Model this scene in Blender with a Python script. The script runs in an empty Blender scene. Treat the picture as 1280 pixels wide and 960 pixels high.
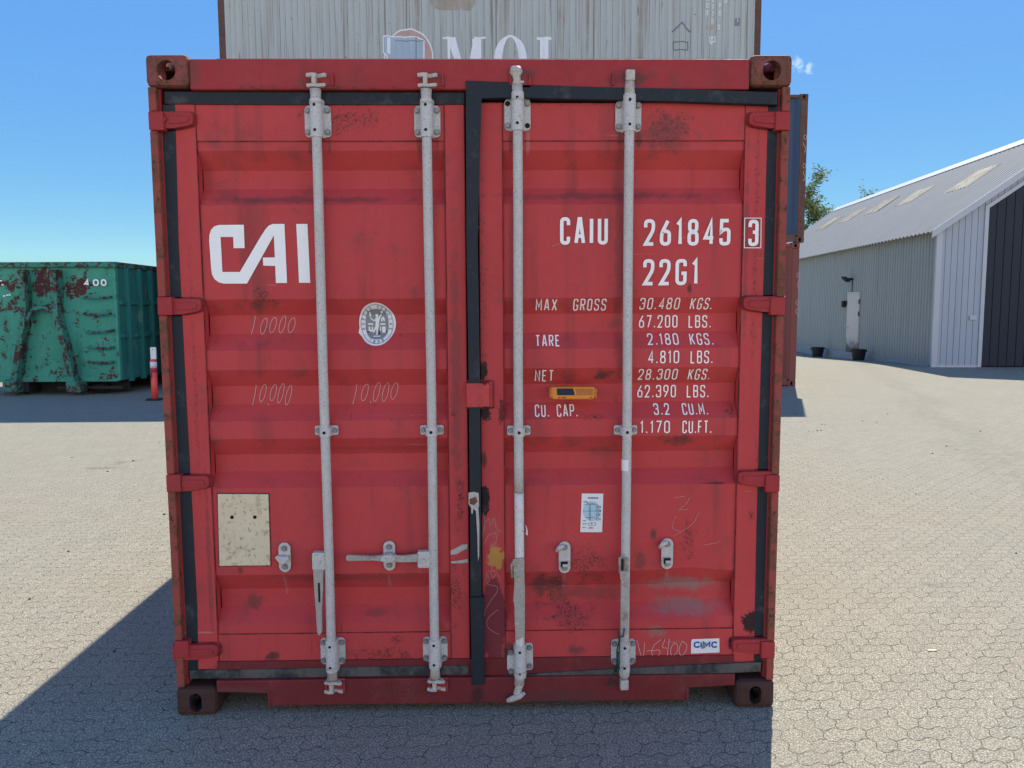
import bpy, bmesh, math, random
from mathutils import Vector, Matrix
from mathutils.geometry import tessellate_polygon
random.seed(7)
S = bpy.context.scene
C = S.collection

# ------------------------------------------------------------------ camera
F = 980.0                                   # focal length in pixels of a 1280 px wide frame
CAM = Vector((0.0946, -3.0501, 1.6449))
PITCH, YAW, ROLL = 0.09828, -0.01742, -0.005008
fwd = Vector((-math.sin(YAW)*math.cos(PITCH), math.cos(YAW)*math.cos(PITCH), -math.sin(PITCH)))
r0 = Vector((math.cos(YAW), math.sin(YAW), 0)); u0 = r0.cross(fwd)
RT = math.cos(ROLL)*r0 + math.sin(ROLL)*u0
UP = -math.sin(ROLL)*r0 + math.cos(ROLL)*u0
cd = bpy.data.cameras.new('camera'); cam = bpy.data.objects.new('camera', cd); C.objects.link(cam)
cam.matrix_world = Matrix(((RT.x, UP.x, -fwd.x, CAM.x), (RT.y, UP.y, -fwd.y, CAM.y), (RT.z, UP.z, -fwd.z, CAM.z), (0, 0, 0, 1)))
cd.sensor_width = 36; cd.lens = 36*F/1280; cd.clip_start = .05; cd.clip_end = 3000
S.camera = cam

# ------------------------------------------------------------------ light
SUN = Vector((0.275, 0.76, 1.0)).normalized()
EL = math.asin(SUN.z); AZ = math.atan2(SUN.x, SUN.y)
W = bpy.data.worlds.new('World'); S.world = W; W.use_nodes = True
wt = W.node_tree; wt.nodes.clear()
wo = wt.nodes.new('ShaderNodeOutputWorld'); wb = wt.nodes.new('ShaderNodeBackground')
sky = wt.nodes.new('ShaderNodeTexSky'); sky.sky_type = 'NISHITA'; sky.sun_disc = False
sky.sun_elevation = EL; sky.sun_rotation = AZ
sky.air_density = 1.0; sky.dust_density = 0.3; sky.ozone_density = 3.0
wb.inputs[1].default_value = 0.15
SKY_SAT, SKY_VAL, SKY_TINT = 1.25, 3.15, (.60, .89, 1.03)
wt.links.new(wb.outputs[0], wo.inputs[0])
ld = bpy.data.lights.new('sun', 'SUN'); ld.energy = 4.9; ld.angle = math.radians(.5); ld.color = (1, .93, .81)
lo = bpy.data.objects.new('sun', ld); C.objects.link(lo); lo.location = (5, 15, 40)
lo.rotation_euler = SUN.to_track_quat('Z', 'Y').to_euler()
vs = S.view_settings
vs.view_transform = 'Standard'; vs.look = 'None'; vs.exposure = 0.55; vs.gamma = 1; vs.use_curve_mapping = False

# ------------------------------------------------------------------ helpers: picture -> place
def ray(px, py): return fwd + RT*((px-640)/F) + UP*((480-py)/F)
def U(px, py, Y):
    v = ray(px, py); t = (Y-CAM.y)/v.y; return CAM + v*t
def G(px, py, z=0):
    v = ray(px, py); t = (z-CAM.z)/v.z; return CAM + v*t

# ------------------------------------------------------------------ helpers: objects
def tag(o, label=None, cat=None, group=None, kind=None):
    if label: o['label'] = label
    if cat: o['category'] = cat
    if group: o['group'] = group
    if kind: o['kind'] = kind
    return o
def empty(name, loc=(0, 0, 0), rz=0):
    o = bpy.data.objects.new(name, None); C.objects.link(o); o.location = loc; o.rotation_euler = (0, 0, rz)
    o.empty_display_size = .2
    return o

class MB:
    """collects shapes; build() links them as ONE mesh object"""
    def __init__(s): s.bm = bmesh.new(); s.mi = 0
    def _f(s, vs_):
        try:
            f = s.bm.faces.new(vs_); f.material_index = s.mi; return f
        except ValueError: return None
    def box(s, x0, x1, y0, y1, z0, z1, bev=0):
        if x0 > x1: x0, x1 = x1, x0
        r = bmesh.ops.create_cube(s.bm, size=1)
        v = r['verts']
        for a in v:
            a.co = Vector(((x0+x1)/2+a.co.x*(x1-x0), (y0+y1)/2+a.co.y*(y1-y0), (z0+z1)/2+a.co.z*(z1-z0)))
        fs = set(f for a in v for f in a.link_faces)
        for f in fs: f.material_index = s.mi
        if bev:
            es = list(set(e for a in v for e in a.link_edges))
            rr = bmesh.ops.bevel(s.bm, geom=es, offset=bev, segments=2, affect='EDGES', profile=.5)
            for f in rr['faces']: f.material_index = s.mi
        return s
    def prism(s, pts, a0, a1, axis='y', bev=0):
        """polygon in the two other axes, extruded along axis from a0 to a1"""
        def mk(p, a):
            return Vector((p[0], a, p[1])) if axis == 'y' else Vector((a, p[0], p[1])) if axis == 'x' else Vector((p[0], p[1], a))
        n = len(pts)
        A = [s.bm.verts.new(mk(p, a0)) for p in pts]; B = [s.bm.verts.new(mk(p, a1)) for p in pts]
        fa = s._f(A); fb = s._f(B[::-1])
        for i in range(n):
            j = (i+1) % n; s._f([A[j], A[i], B[i], B[j]])
        if bev:
            es = list(fa.edges)
            rr = bmesh.ops.bevel(s.bm, geom=es, offset=bev, segments=2, affect='EDGES', profile=.5)
            for f in rr['faces']: f.material_index = s.mi
        return s
    def tube(s, pts, r, n=12, closed=False, cap=True):
        pts = [Vector(p) for p in pts]; N = len(pts)
        rs = r if isinstance(r, (list, tuple)) else [r]*N
        rings = []; up = None
        for i, p in enumerate(pts):
            if closed: t = pts[(i+1) % N]-pts[i-1]
            else: t = pts[min(i+1, N-1)]-pts[max(i-1, 0)]
            t.normalize()
            if up is None:
                up = t.orthogonal().normalized()
            up = (up - t*up.dot(t))
            if up.length < 1e-6: up = t.orthogonal()
            up.normalize(); sd = t.cross(up)
            rings.append([s.bm.verts.new(p+(up*math.cos(2*math.pi*k/n)+sd*math.sin(2*math.pi*k/n))*rs[i]) for k in range(n)])
        M = N if closed else N-1
        for i in range(M):
            a, b = rings[i], rings[(i+1) % N]
            for k in range(n):
                f = s._f([a[k], a[(k+1) % n], b[(k+1) % n], b[k]])
                if f: f.smooth = True
        if cap and not closed:
            s._f(rings[0][::-1]); s._f(rings[-1])
        return s
    def poly(s, co):
        return s._f([s.bm.verts.new(c) for c in co])
    def build(s, name, mats, parent=None, smooth=False):
        me = bpy.data.meshes.new(name)
        bmesh.ops.recalc_face_normals(s.bm, faces=s.bm.faces)
        s.bm.to_mesh(me); s.bm.free()
        for m in (mats if isinstance(mats, (list, tuple)) else [mats]): me.materials.append(m)
        if smooth:
            for p in me.polygons: p.use_smooth = True
        o = bpy.data.objects.new(name, me); C.objects.link(o)
        if parent: o.parent = parent
        return o

# ------------------------------------------------------------------ helpers: shaders
class NT:
    def __init__(s, name, rough=.6, metal=0., spec=.4):
        s.m = bpy.data.materials.new(name); s.m.use_nodes = True
        s.t = s.m.node_tree; s.t.nodes.clear()
        s.out = s.t.nodes.new('ShaderNodeOutputMaterial'); s.b = s.t.nodes.new('ShaderNodeBsdfPrincipled')
        s.t.links.new(s.b.outputs[0], s.out.inputs[0])
        s.b.inputs['Roughness'].default_value = rough; s.b.inputs['Metallic'].default_value = metal
        s.b.inputs['Specular IOR Level'].default_value = spec
        s._co = None
    def put(s, sock, v):
        if isinstance(v, bpy.types.NodeSocket): s.t.links.new(v, sock)
        elif isinstance(v, (tuple, list)) and sock.type == 'RGBA' and len(v) == 3: sock.default_value = (*v, 1)
        else: sock.default_value = v
    def co(s):
        if s._co is None: s._co = s.t.nodes.new('ShaderNodeTexCoord').outputs['Object']
        return s._co
    def pos(s): return s.t.nodes.new('ShaderNodeNewGeometry').outputs['Position']
    def math(s, op, a, b=0., c=0., clamp=False):
        n = s.t.nodes.new('ShaderNodeMath'); n.operation = op; n.use_clamp = clamp
        s.put(n.inputs[0], a); s.put(n.inputs[1], b); s.put(n.inputs[2], c); return n.outputs[0]
    def vm(s, op, a, b=(0, 0, 0)):
        n = s.t.nodes.new('ShaderNodeVectorMath'); n.operation = op
        s.put(n.inputs[0], a); s.put(n.inputs[1], b); return n.outputs['Value' if op in ('LENGTH', 'DOT_PRODUCT') else 'Vector']
    def sep(s, v):
        n = s.t.nodes.new('ShaderNodeSeparateXYZ'); s.put(n.inputs[0], v); return n.outputs
    def comb(s, x, y, z):
        n = s.t.nodes.new('ShaderNodeCombineXYZ'); s.put(n.inputs[0], x); s.put(n.inputs[1], y); s.put(n.inputs[2], z); return n.outputs[0]
    def noise(s, scale, detail=4, rough=.55, vec=None, stretch=None, dist=0.):
        v = vec or s.co()
        if stretch: v = s.vm('MULTIPLY', v, stretch)
        n = s.t.nodes.new('ShaderNodeTexNoise'); s.put(n.inputs['Vector'], v)
        n.inputs['Scale'].default_value = scale; n.inputs['Detail'].default_value = detail; n.inputs['Roughness'].default_value = rough
        n.inputs['Distortion'].default_value = dist
        return n.outputs[0]
    def white(s, vec):
        n = s.t.nodes.new('ShaderNodeTexWhiteNoise'); n.noise_dimensions = '3D'; s.put(n.inputs['Vector'], vec); return n.outputs['Value']
    def rng(s, v, a, b, c=0., d=1., smooth=True):
        n = s.t.nodes.new('ShaderNodeMapRange'); n.interpolation_type = 'SMOOTHSTEP' if smooth else 'LINEAR'
        s.put(n.inputs[0], v); n.inputs[1].default_value = a; n.inputs[2].default_value = b; n.inputs[3].default_value = c; n.inputs[4].default_value = d
        return n.outputs[0]
    def mix(s, f, a, b, mode='MIX'):
        n = s.t.nodes.new('ShaderNodeMix'); n.data_type = 'RGBA'; n.blend_type = mode
        s.put(n.inputs[0], f); s.put(n.inputs[6], a); s.put(n.inputs[7], b); return n.outputs[2]
    def mul(s, a, b): return s.math('MULTIPLY', a, b)
    def col(s, c): s.put(s.b.inputs['Base Color'], c); return s
    def rough(s, c): s.put(s.b.inputs['Roughness'], c); return s
    def bump(s, h, strength=.3, dist=.01):
        n = s.t.nodes.new('ShaderNodeBump'); n.inputs['Strength'].default_value = strength; n.inputs['Distance'].default_value = dist
        s.put(n.inputs['Height'], h); s.t.links.new(n.outputs[0], s.b.inputs['Normal']); return s

def simple(name, c, rough=.6, metal=0., var=.15, scale=20, spec=.4):
    n = NT(name, rough, metal, spec)
    c2 = tuple(max(0, x*(1-var*2)) for x in c); c1 = tuple(min(1, x*(1+var)) for x in c)
    n.col(n.mix(n.noise(scale, 5, .65), c2, c1)); return n.m

# clouds: two small wisps and thin veils far out in the sky
class _W(NT):
    def __init__(s): s.t = wt; s._co = None
    def co(s):
        if s._co is None: s._co = wt.nodes.new('ShaderNodeTexCoord').outputs['Generated']
        return s._co
wn = _W()
# the phone holds the bright sky back: keep its hue, deepen it, level its brightness
sc_ = wt.nodes.new('ShaderNodeSeparateColor'); wt.links.new(sky.outputs[0], sc_.inputs[0])
mx = wn.math('MAXIMUM', wn.math('MAXIMUM', sc_.outputs[0], sc_.outputs[1]), sc_.outputs[2])
ch = [wn.math('POWER', wn.math('DIVIDE', sc_.outputs[k], mx), SKY_SAT) for k in range(3)]
val = wn.math('MULTIPLY', wn.math('POWER', mx, .12), SKY_VAL)
cc_ = wt.nodes.new('ShaderNodeCombineColor')
for k, t in enumerate(SKY_TINT): wt.links.new(wn.math('MULTIPLY', wn.math('MULTIPLY', ch[k], val), t), cc_.inputs[k])
wcol = cc_.outputs[0]
# a bank of unseen cloud behind the camera, added as fill light on the doors
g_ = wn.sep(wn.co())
fill_bank = wn.mul(wn.rng(g_[1], .02, -.30), wn.mul(wn.rng(g_[2], .50, .20), wn.rng(wn.noise(3.2, 5, .6), .30, .48)))
wcol = wn.mix(wn.mul(fill_bank, .95), wcol, (9.4, 9.0, 8.6))
for (px, py, r) in ((997, 80, .009), (1011, 86, .006)):
    d = ray(px, py).normalized()
    dist = wn.vm('LENGTH', wn.vm('MULTIPLY', wn.vm('SUBTRACT', wn.co(), tuple(d)), (1, 1, .8)))
    dd = wn.math('ADD', wn.math('DIVIDE', dist, r), wn.math('MULTIPLY', wn.math('SUBTRACT', wn.noise(150, 6, .65), .5), 3.2))
    wcol = wn.mix(wn.rng(dd, .9, .1, 0, .30), wcol, (6.2, 6.6, 7.0))
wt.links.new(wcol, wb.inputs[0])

# ------------------------------------------------------------------ door relief (depth behind the front plane)
YS, YP, YG = .036, .042, .093                # stile face, panel face, groove bottom
def zpx(py, Y): return (U(330, py, Y).z + U(760, py, Y).z)/2
GROOVES = []
for a, b, c, d in ((188, 213, 236, 256), (373, 393, 416, 437), (461, 481, 504, 525), (547, 566, 587, 608), (716, 733, 755, 778)):
    GROOVES.append((zpx(a, YP), zpx(b, YG), zpx(c, YG), zpx(d, YP)))
ZTOPP, ZBOTP = zpx(176, YS), zpx(790, YS)
ZBREAK = sorted([z for g in GROOVES for z in g]+[ZTOPP, ZBOTP])
def door_y(z):
    if z > ZTOPP or z < ZBOTP: return YS+.002
    for a, b, c, d in GROOVES:
        if d < z < a:
            if z > b: return YP+(YG-YP)*(a-z)/(a-b)
            if z < c: return YP+(YG-YP)*(z-d)/(c-d)
            return YG
    return YP
def UD(px, py):
    Y = YP
    for _ in range(6): p = U(px, py, Y); Y = door_y(p.z)
    return (p.x, p.z)

def fillet(pts, r, closed=False):
    out = []; n = len(pts)
    for i, p in enumerate(pts):
        sharp = len(p) > 2 and p[2]; P = Vector(p[:2])
        if r == 0 or sharp or (not closed and i in (0, n-1)): out.append(P); continue
        A = Vector(pts[i-1][:2]); B = Vector(pts[(i+1) % n][:2])
        da, db = (A-P), (B-P); k = min(r, da.length*.5, db.length*.5)
        a = P+da.normalized()*k; b = P+db.normalized()*k
        for t in (0, .25, .5, .75, 1): out.append(a*(1-t)**2+P*2*t*(1-t)+b*t*t)
    return out
def ribbon(pts, w, closed=False):
    """list of quads (2D) following a polyline with mitred joins"""
    P = [Vector(p) for p in pts]
    Q = [P[0]]
    for p in P[1:]:
        if (p-Q[-1]).length > 1e-6: Q.append(p)
    if closed and (Q[0]-Q[-1]).length < 1e-6: Q.pop()
    n = len(Q); L = []; R = []
    for i in range(n):
        if closed or 0 < i < n-1:
            d1 = (Q[i]-Q[i-1]).normalized(); d2 = (Q[(i+1) % n]-Q[i]).normalized()
        elif i == 0: d1 = d2 = (Q[1]-Q[0]).normalized()
        else: d1 = d2 = (Q[i]-Q[i-1]).normalized()
        t = d1+d2
        if t.length < 1e-4: t = d1.copy()
        t.normalize(); nn = Vector((-t.y, t.x)); c = max(.45, nn.dot(Vector((-d1.y, d1.x))))
        L.append(Q[i]+nn*(w/2/c)); R.append(Q[i]-nn*(w/2/c))
    out = []
    for i in range(n if closed else n-1):
        j = (i+1) % n; out.append([L[i], L[j], R[j], R[i]])
    return out
def drape(name, layers, mats, parent, yfun=door_y, off=.0022, breaks=None, axis=2, place=None):
    """layers: list of (list of 2D polygons (x, z), material index); each layer a hair further out; laid on the relief"""
    bm = bmesh.new()
    for li, (polys, mi) in enumerate(layers):
        tmp = bmesh.new()
        for pi_, pl in enumerate(polys):
            lift = -(pi_ % 9)*.00006
            pl = [Vector((p[0], p[1])) for p in pl]
            if len(pl) > 4:
                for tri in tessellate_polygon([[Vector((p.x, p.y, 0)) for p in pl]]):
                    try: tmp.faces.new([tmp.verts.new((pl[k].x, lift, pl[k].y)) for k in tri])
                    except ValueError: pass
            else:
                tmp.faces.new([tmp.verts.new((p.x, lift, p.y)) for p in pl])
        if not tmp.verts: continue
        lo_ = min(v.co[axis] for v in tmp.verts); hi_ = max(v.co[axis] for v in tmp.verts)
        for z in (breaks if breaks is not None else ZBREAK):
            if lo_ < z < hi_:
                co = Vector((0, 0, 0)); co[axis] = z; no = Vector((0, 0, 0)); no[axis] = 1
                bmesh.ops.bisect_plane(tmp, geom=tmp.verts[:]+tmp.edges[:]+tmp.faces[:], plane_co=co, plane_no=no, dist=1e-6)
        vm_ = {}
        for v in tmp.verts:
            y = yfun(v.co[axis]) if callable(yfun) else yfun
            vm_[v] = bm.verts.new((v.co.x, y-off-li*.0007+v.co.y, v.co.z))
        for f in tmp.faces:
            nf = bm.faces.new([vm_[v] for v in f.verts]); nf.material_index = mi
        tmp.free()
    bmesh.ops.recalc_face_normals(bm, faces=bm.faces)
    for f in bm.faces:
        if f.normal.y > 0: f.normal_flip()
    me = bpy.data.meshes.new(name); bm.to_mesh(me); bm.free()
    for m in (mats if isinstance(mats, (list, tuple)) else [mats]): me.materials.append(m)
    o = bpy.data.objects.new(name, me); C.objects.link(o)
    if parent: o.parent = parent
    return o

# stroke lettering: (width, rounding, [paths]); a third number 1 marks a sharp corner
GL = {
'0': (1, .42, [[(0, 1), (1, 1), (1, 0), (0, 0), 'c']]), 'O': (1, .42, [[(0, 1), (1, 1), (1, 0), (0, 0), 'c']]),
'1': (.45, 0, [[(0, .83), (.75, 1), (.75, 0)]]),
'2': (1, .42, [[(0, .72), (0, 1), (1, 1), (1, .6), (0, 0, 1), (1, 0)]]),
'3': (1, .4, [[(0, .76), (0, 1), (1, 1), (1, .53), (.4, .53)], [(.7, .53), (1, .53), (1, 0), (0, 0), (0, .24)]]),
'4': (1, 0, [[(.78, 0), (.78, 1), (0, .26), (1.05, .26)]]),
'5': (1, .4, [[(.95, 1), (.05, 1, 1), (0, .52, 1), (.3, .62), (1, .62), (1, 0), (0, 0), (0, .24)]]),
'6': (1, .42, [[(.8, 1), (0, .45), (0, 0), (1, 0), (1, .55), (.1, .55)]]),
'7': (1, 0, [[(0, 1), (1, 1), (.3, 0)]]),
'8': (1, .4, [[(.05, 1), (.95, 1), (.95, .54), (.05, .54), 'c'], [(0, .5), (1, .5), (1, 0), (0, 0), 'c']]),
'9': (1, .42, [[(.2, 0), (1, .55), (1, 1), (0, 1), (0, .45), (.9, .45)]]),
'A': (1.1, 0, [[(0, 0), (.42, 1), (.58, 1), (1, 0)], [(.2, .28), (.8, .28)]]),
'B': (1, .35, [[(0, 0), (0, 1, 1), (.95, 1), (.95, .53), (.1, .53)], [(.3, .53), (1, .53), (1, 0), (.05, 0)]]),
'C': (1, .42, [[(1, .74), (1, 1), (0, 1), (0, 0), (1, 0), (1, .26)]]),
'E': (.9, 0, [[(1, 1), (0, 1), (0, 0), (1, 0)], [(.1, .52), (.85, .52)]]),
'F': (.9, 0, [[(1, 1), (0, 1), (0, 0)], [(.1, .52), (.85, .52)]]),
'G': (1, .42, [[(1, .76), (1, 1), (0, 1), (0, 0), (1, 0), (1, .45, 1), (.55, .45)]]),
'I': (.12, 0, [[(.5, 0), (.5, 1)]]),
'K': (1, 0, [[(0, 0), (0, 1)], [(1, 1), (.08, .42)], [(.35, .58), (1, 0)]]),
'L': (.85, 0, [[(0, 1), (0, 0), (1, 0)]]),
'M': (1.25, 0, [[(0, 0), (0, 1), (.5, .3), (1, 1), (1, 0)]]),
'N': (1.05, 0, [[(0, 0), (0, 1), (1, 0), (1, 1)]]),
'P': (1, .35, [[(0, 0), (0, 1, 1), (1, 1), (1, .46), (.08, .46)]]),
'R': (1, .35, [[(0, 0), (0, 1, 1), (1, 1), (1, .5), (.08, .5)], [(.5, .5), (1, 0)]]),
'S': (1, .42, [[(1, .76), (1, 1), (0, 1), (0, .56), (1, .46), (1, 0), (0, 0), (0, .24)]]),
'T': (1, 0, [[(0, 1), (1, 1)], [(.5, .98), (.5, 0)]]),
'U': (1, .42, [[(0, 1), (0, 0), (1, 0), (1, 1)]]),
'V': (1, 0, [[(0, 1), (.5, 0), (1, 1)]]),
'X': (1.05, 0, [[(0, 0), (1, 1)], [(0, 1), (1, 0)]]),
'.': (.1, 0, [[(.5, -.02), (.5, .1)]]), '-': (.6, 0, [[(0, .5), (1, .5)]]), ' ': (.9, 0, []),
}
def text(st, x0, z0, x1, z1, sw, gap=.5, slant=0., jit=0.):
    """polygons of a word fitted to a box; sw = stroke width in metres"""
    ws = [GL[c][0] for c in st]
    H = z1-z0; n = len(st)
    # glyph cell of w*k + stroke, gap*k between
    tot = sum(ws)+gap*(n-1); k = ((x1-x0)-sw*n)/tot if tot else 0
    out = []; x = x0
    for c, w in zip(st, ws):
        gw = w*k
        for path in GL[c][2]:
            closed = path[-1] == 'c'; pts = [q for q in path if q != 'c']
            jx = random.uniform(-jit, jit); jz = random.uniform(-jit, jit)
            pp = [((x+sw/2+q[0]*gw+jx*H), z0+sw/2+q[1]*(H-sw)+jz*H, *q[2:]) for q in pts]
            pp = fillet(pp, GL[c][1]*max(gw, .0001)*1.15, closed)
            if slant: pp = [Vector((p.x+(p.y-z0)*slant, p.y)) for p in pp]
            out += ribbon(pp, sw, closed)
        x += gw+sw+gap*k
    return out
def dtext(st, a, b, c, d, sw=None, **kw):
    """the same, the box given where it stands on the door"""
    zt = UD(a, b)[1]; zb = UD(a, d)[1]; m = (b+d)/2
    return text(st, UD(a, m)[0], zb, UD(c, m)[0], zt, sw or .16*(zt-zb), **kw)
def dpoly(pts): return [UD(*p) for p in pts]
def dline(pts, w, r=0.): return ribbon(fillet([UD(*p) for p in pts], r), w)
def ell(cx, cy, rx, ry, n=28, p=2.0, a0=0):
    o = []
    for i in range(n):
        t = 2*math.pi*i/n+a0; ct, st = math.cos(t), math.sin(t)
        o.append((cx+rx*math.copysign(abs(ct)**(2/p), ct), cy+ry*math.copysign(abs(st)**(2/p), st)))
    return o
exec_order = None
# ------------------------------------------------------------------ materials
def paver_mat():
    n = NT('concrete_pavers', .92, 0, .2)
    P = n.co(); s = n.sep(P); p = .080
    x = n.math('DIVIDE', s[0], p); y = n.math('DIVIDE', s[1], p*.95)
    wob = n.noise(1.3, 2, .5); wob2 = n.noise(1.1, 2, .5, vec=n.vm('ADD', P, (31, 7, 0)))
    x = n.math('ADD', x, n.mul(wob, .5)); y = n.math('ADD', y, n.mul(wob2, .5))
    u = n.math('ADD', x, n.mul(n.math('SINE', n.mul(y, 2*math.pi)), .10))
    v = n.math('ADD', y, n.mul(n.math('SINE', n.mul(x, 2*math.pi)), .115))
    i, j = n.math('FLOOR', u), n.math('FLOOR', v); fu, fv = n.math('FRACT', u), n.math('FRACT', v)
    k = n.math('FLOORED_MODULO', n.math('SUBTRACT', i, j), 4.0)
    is_ = lambda q: n.math('COMPARE', k, float(q), .3)
    d = n.math('MINIMUM', n.mul(n.math('MINIMUM', n.math('ADD', fu, is_(1)), n.math('ADD', n.math('SUBTRACT', 1., fu), is_(0))), 1.45),
               n.math('MINIMUM', n.math('ADD', fv, is_(2)), n.math('ADD', n.math('SUBTRACT', 1., fv), is_(3))))
    ident = n.comb(n.math('SUBTRACT', i, is_(1)), n.math('ADD', j, is_(3)), 0.)
    tone = n.white(ident)
    wear = n.noise(6, 3, .6)
    dn = n.math('ADD', d, n.mul(n.math('SUBTRACT', n.noise(55, 3, .6), .5), .085))
    joint = n.mul(n.rng(dn, .046, .008), n.rng(wear, .36, .62, .42, 1.))
    grain = n.noise(150, 3, .75); grain2 = n.noise(62, 4, .75)
    c = n.mix(n.rng(grain, .38, .62), (.10, .093, .072), (.475, .45, .36))
    c = n.mix(n.rng(grain2, .44, .58, 0, .60), c, (.17, .155, .112))
    c = n.mix(n.rng(n.noise(130, 3, .6, vec=n.vm('ADD', P, (5, 5, 0))), .60, .66, 0, .85), c, (.72, .69, .58))
    c = n.mix(1., c, n.mix(tone, (.95, .95, .95), (1.05, 1.04, 1.03)), 'MULTIPLY')
    big = n.noise(.55, 4, .6)
    c = n.mix(n.rng(big, .45, .75, 0, .35), c, (.27, .225, .165))
    c = n.mix(n.rng(n.noise(2.2, 4, .65, vec=n.vm('ADD', P, (9, 3, 0))), .58, .75, 0, .35), c, (.20, .205, .165))
    c = n.mix(n.rng(n.noise(2.8, 4, .7, vec=n.vm('ADD', P, (3, 40, 0))), .66, .78, 0, .45), c, (.36, .22, .10))
    tw = n.noise(1.0, 2, .5, stretch=(1, .08, 1))
    tr = n.rng(n.math('ABSOLUTE', n.math('SUBTRACT', n.math('ADD', n.mul(s[0], .8), n.math('ADD', n.mul(s[1], -.30), n.mul(tw, 1.2))), 3.4)), .10, .34, .22, 0)
    c = n.mix(n.mul(tr, n.rng(n.noise(5, 4, .7), .35, .65)), c, (.12, .11, .095))
    c = n.mix(n.rng(n.noise(.9, 5, .7, vec=n.vm('ADD', P, (17, 2, 0))), .64, .72, 0, .45), c, (.10, .09, .08))
    c = n.mix(n.mul(joint, .95), c, (.05, .055, .045))
    n.col(c)
    h = n.math('SUBTRACT', n.mul(n.math('ADD', grain, grain2), .14), joint)
    n.bump(h, .55, .006)
    return n.m

def red_paint(name, stains=(), a=(.44, .042, .046), b=(.57, .074, .074), rustiness=.15):
    n = NT(name, .6, 0, .22)
    P = n.co()
    c = n.mix(n.noise(1.7, 5, .65), a, b)
    c = n.mix(n.rng(n.noise(9, 5, .7), .5, .8, 0, .35), c, (.40, .07, .07))
    streak = n.noise(9, 4, .6, stretch=(1, 1, .07))
    c = n.mix(n.rng(streak, .54, .76, 0, .55), c, (.20, .045, .045))
    nz = n.noise(22, 6, .7); nz2 = n.noise(45, 6, .75); sp = n.noise(120, 5, .7)
    fleck = n.mul(n.rng(sp, .64-.06*rustiness, .70-.06*rustiness), n.rng(n.noise(3.1, 4, .7), .46-.1*rustiness, .62-.1*rustiness))
    c = n.mix(n.mul(fleck, .85), c, (.075, .030, .026))
    grime = n.mul(n.rng(n.noise(5, 6, .75, vec=n.vm('ADD', P, (4, 4, 9))), .53, .76), .6+.3*rustiness)
    c = n.mix(grime, c, (.16, .055, .048))
    fine = n.mul(n.rng(n.noise(190, 3, .6), .68, .76), .35)
    c = n.mix(fine, c, (.55, .30, .27))
    scr = n.mul(n.rng(n.noise(26, 3, .5, stretch=(.12, 1, 2.2), dist=.3), .70, .73), n.rng(n.noise(2.3, 3, .6, vec=n.vm('ADD', P, (8, 1, 2))), .52, .62))
    c = n.mix(n.mul(scr, .55), c, (.50, .26, .24))
    scr2 = n.mul(n.rng(n.noise(30, 3, .5, stretch=(1.6, 1, .10), dist=.3), .70, .74), n.rng(n.noise(2.0, 3, .6, vec=n.vm('ADD', P, (2, 5, 7))), .50, .62))
    c = n.mix(n.mul(scr2, .6), c, (.09, .035, .032))
    for (px, py, rx, rz, colr, st, k, mode) in stains:
        q = UD(px, py)
        d = n.vm('LENGTH', n.vm('MULTIPLY', n.vm('SUBTRACT', P, (q[0], 0, q[1])), (1/rx, 0, 1/rz)))
        d = n.math('ADD', d, n.mul(n.math('SUBTRACT', nz2 if mode == 'hard' else nz, .5), k*(4.0 if mode == 'hard' else 2.4)))
        m = n.rng(d, 1.0, .82 if mode == 'hard' else .25)
        if mode == 'speck': m = n.mul(m, n.math('ADD', n.rng(sp, .50, .57, 0, .85), .15))
        c = n.mix(n.mul(m, st), c, colr)
    n.col(c); n.rough(n.rng(nz, .3, .7, .5, .72))
    n.bump(n.math('ADD', n.mul(n.noise(4, 2, .5), 1.0), n.mul(nz, .06)), .22, .02)
    return n.m

RUST = (.060, .028, .022); DIRT = (.13, .05, .045); GREY = (.26, .17, .155); BLK = (.012, .013, .015)
ST_L = [(357, 728, .010, .06, (.46, .16, .15), .7, 1.0, 'soft'), (487, 726, .010, .05, (.46, .16, .15), .7, 1.0, 'soft'), (388, 185, .012, .05, DIRT, .7, 1., 'soft'), (412, 183, .010, .05, DIRT, .6, 1., 'soft'), (524, 184, .012, .06, DIRT, .7, 1., 'soft'), (547, 182, .010, .05, DIRT, .6, 1., 'soft'), (405, 832, .45, .014, RUST, .8, 1.3, 'speck'), (262, 700, .012, .5, DIRT, .5, 1.2, 'soft'), (250, 480, .010, .7, RUST, .5, 1.6, 'speck'), (240, 800, .03, .05, RUST, .7, 1.4, 'speck'),
        (330, 372, .055, .05, RUST, .9, 1.6, 'speck'), (326, 385, .04, .03, DIRT, .6, 1.2, 'soft'),
        (430, 150, .16, .07, RUST, .8, 1.6, 'speck'), (380, 250, .5, .018, DIRT, .6, 1.0, 'soft'),
        (318, 750, .05, .045, DIRT, .7, 1.2, 'soft'), (340, 820, .05, .03, RUST, .8, 1.2, 'soft'), (300, 712, .02, .02, RUST, .6, 1.2, 'soft'),
        (470, 765, .09, .02, DIRT, .5, 1.4, 'soft'), (495, 800, .03, .03, RUST, .8, 1.4, 'speck'), (480, 820, .16, .05, RUST, .8, 1.3, 'speck'),
        (430, 722, .45, .03, DIRT, .45, .8, 'soft'), (570, 470, .03, .8, DIRT, .55, .9, 'soft'), (571, 735, .035, .16, RUST, .9, 1.6, 'speck'),
        (568, 518, .02, .03, RUST, .9, 1.2, 'speck'), (405, 835, .5, .035, DIRT, .55, .9, 'soft'), (575, 620, .02, .14, BLK, .8, 1.6, 'speck'),
        (480, 560, .6, .012, DIRT, .3, .8, 'soft'), (440, 130, .55, .012, RUST, .7, 1.2, 'speck')]
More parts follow.
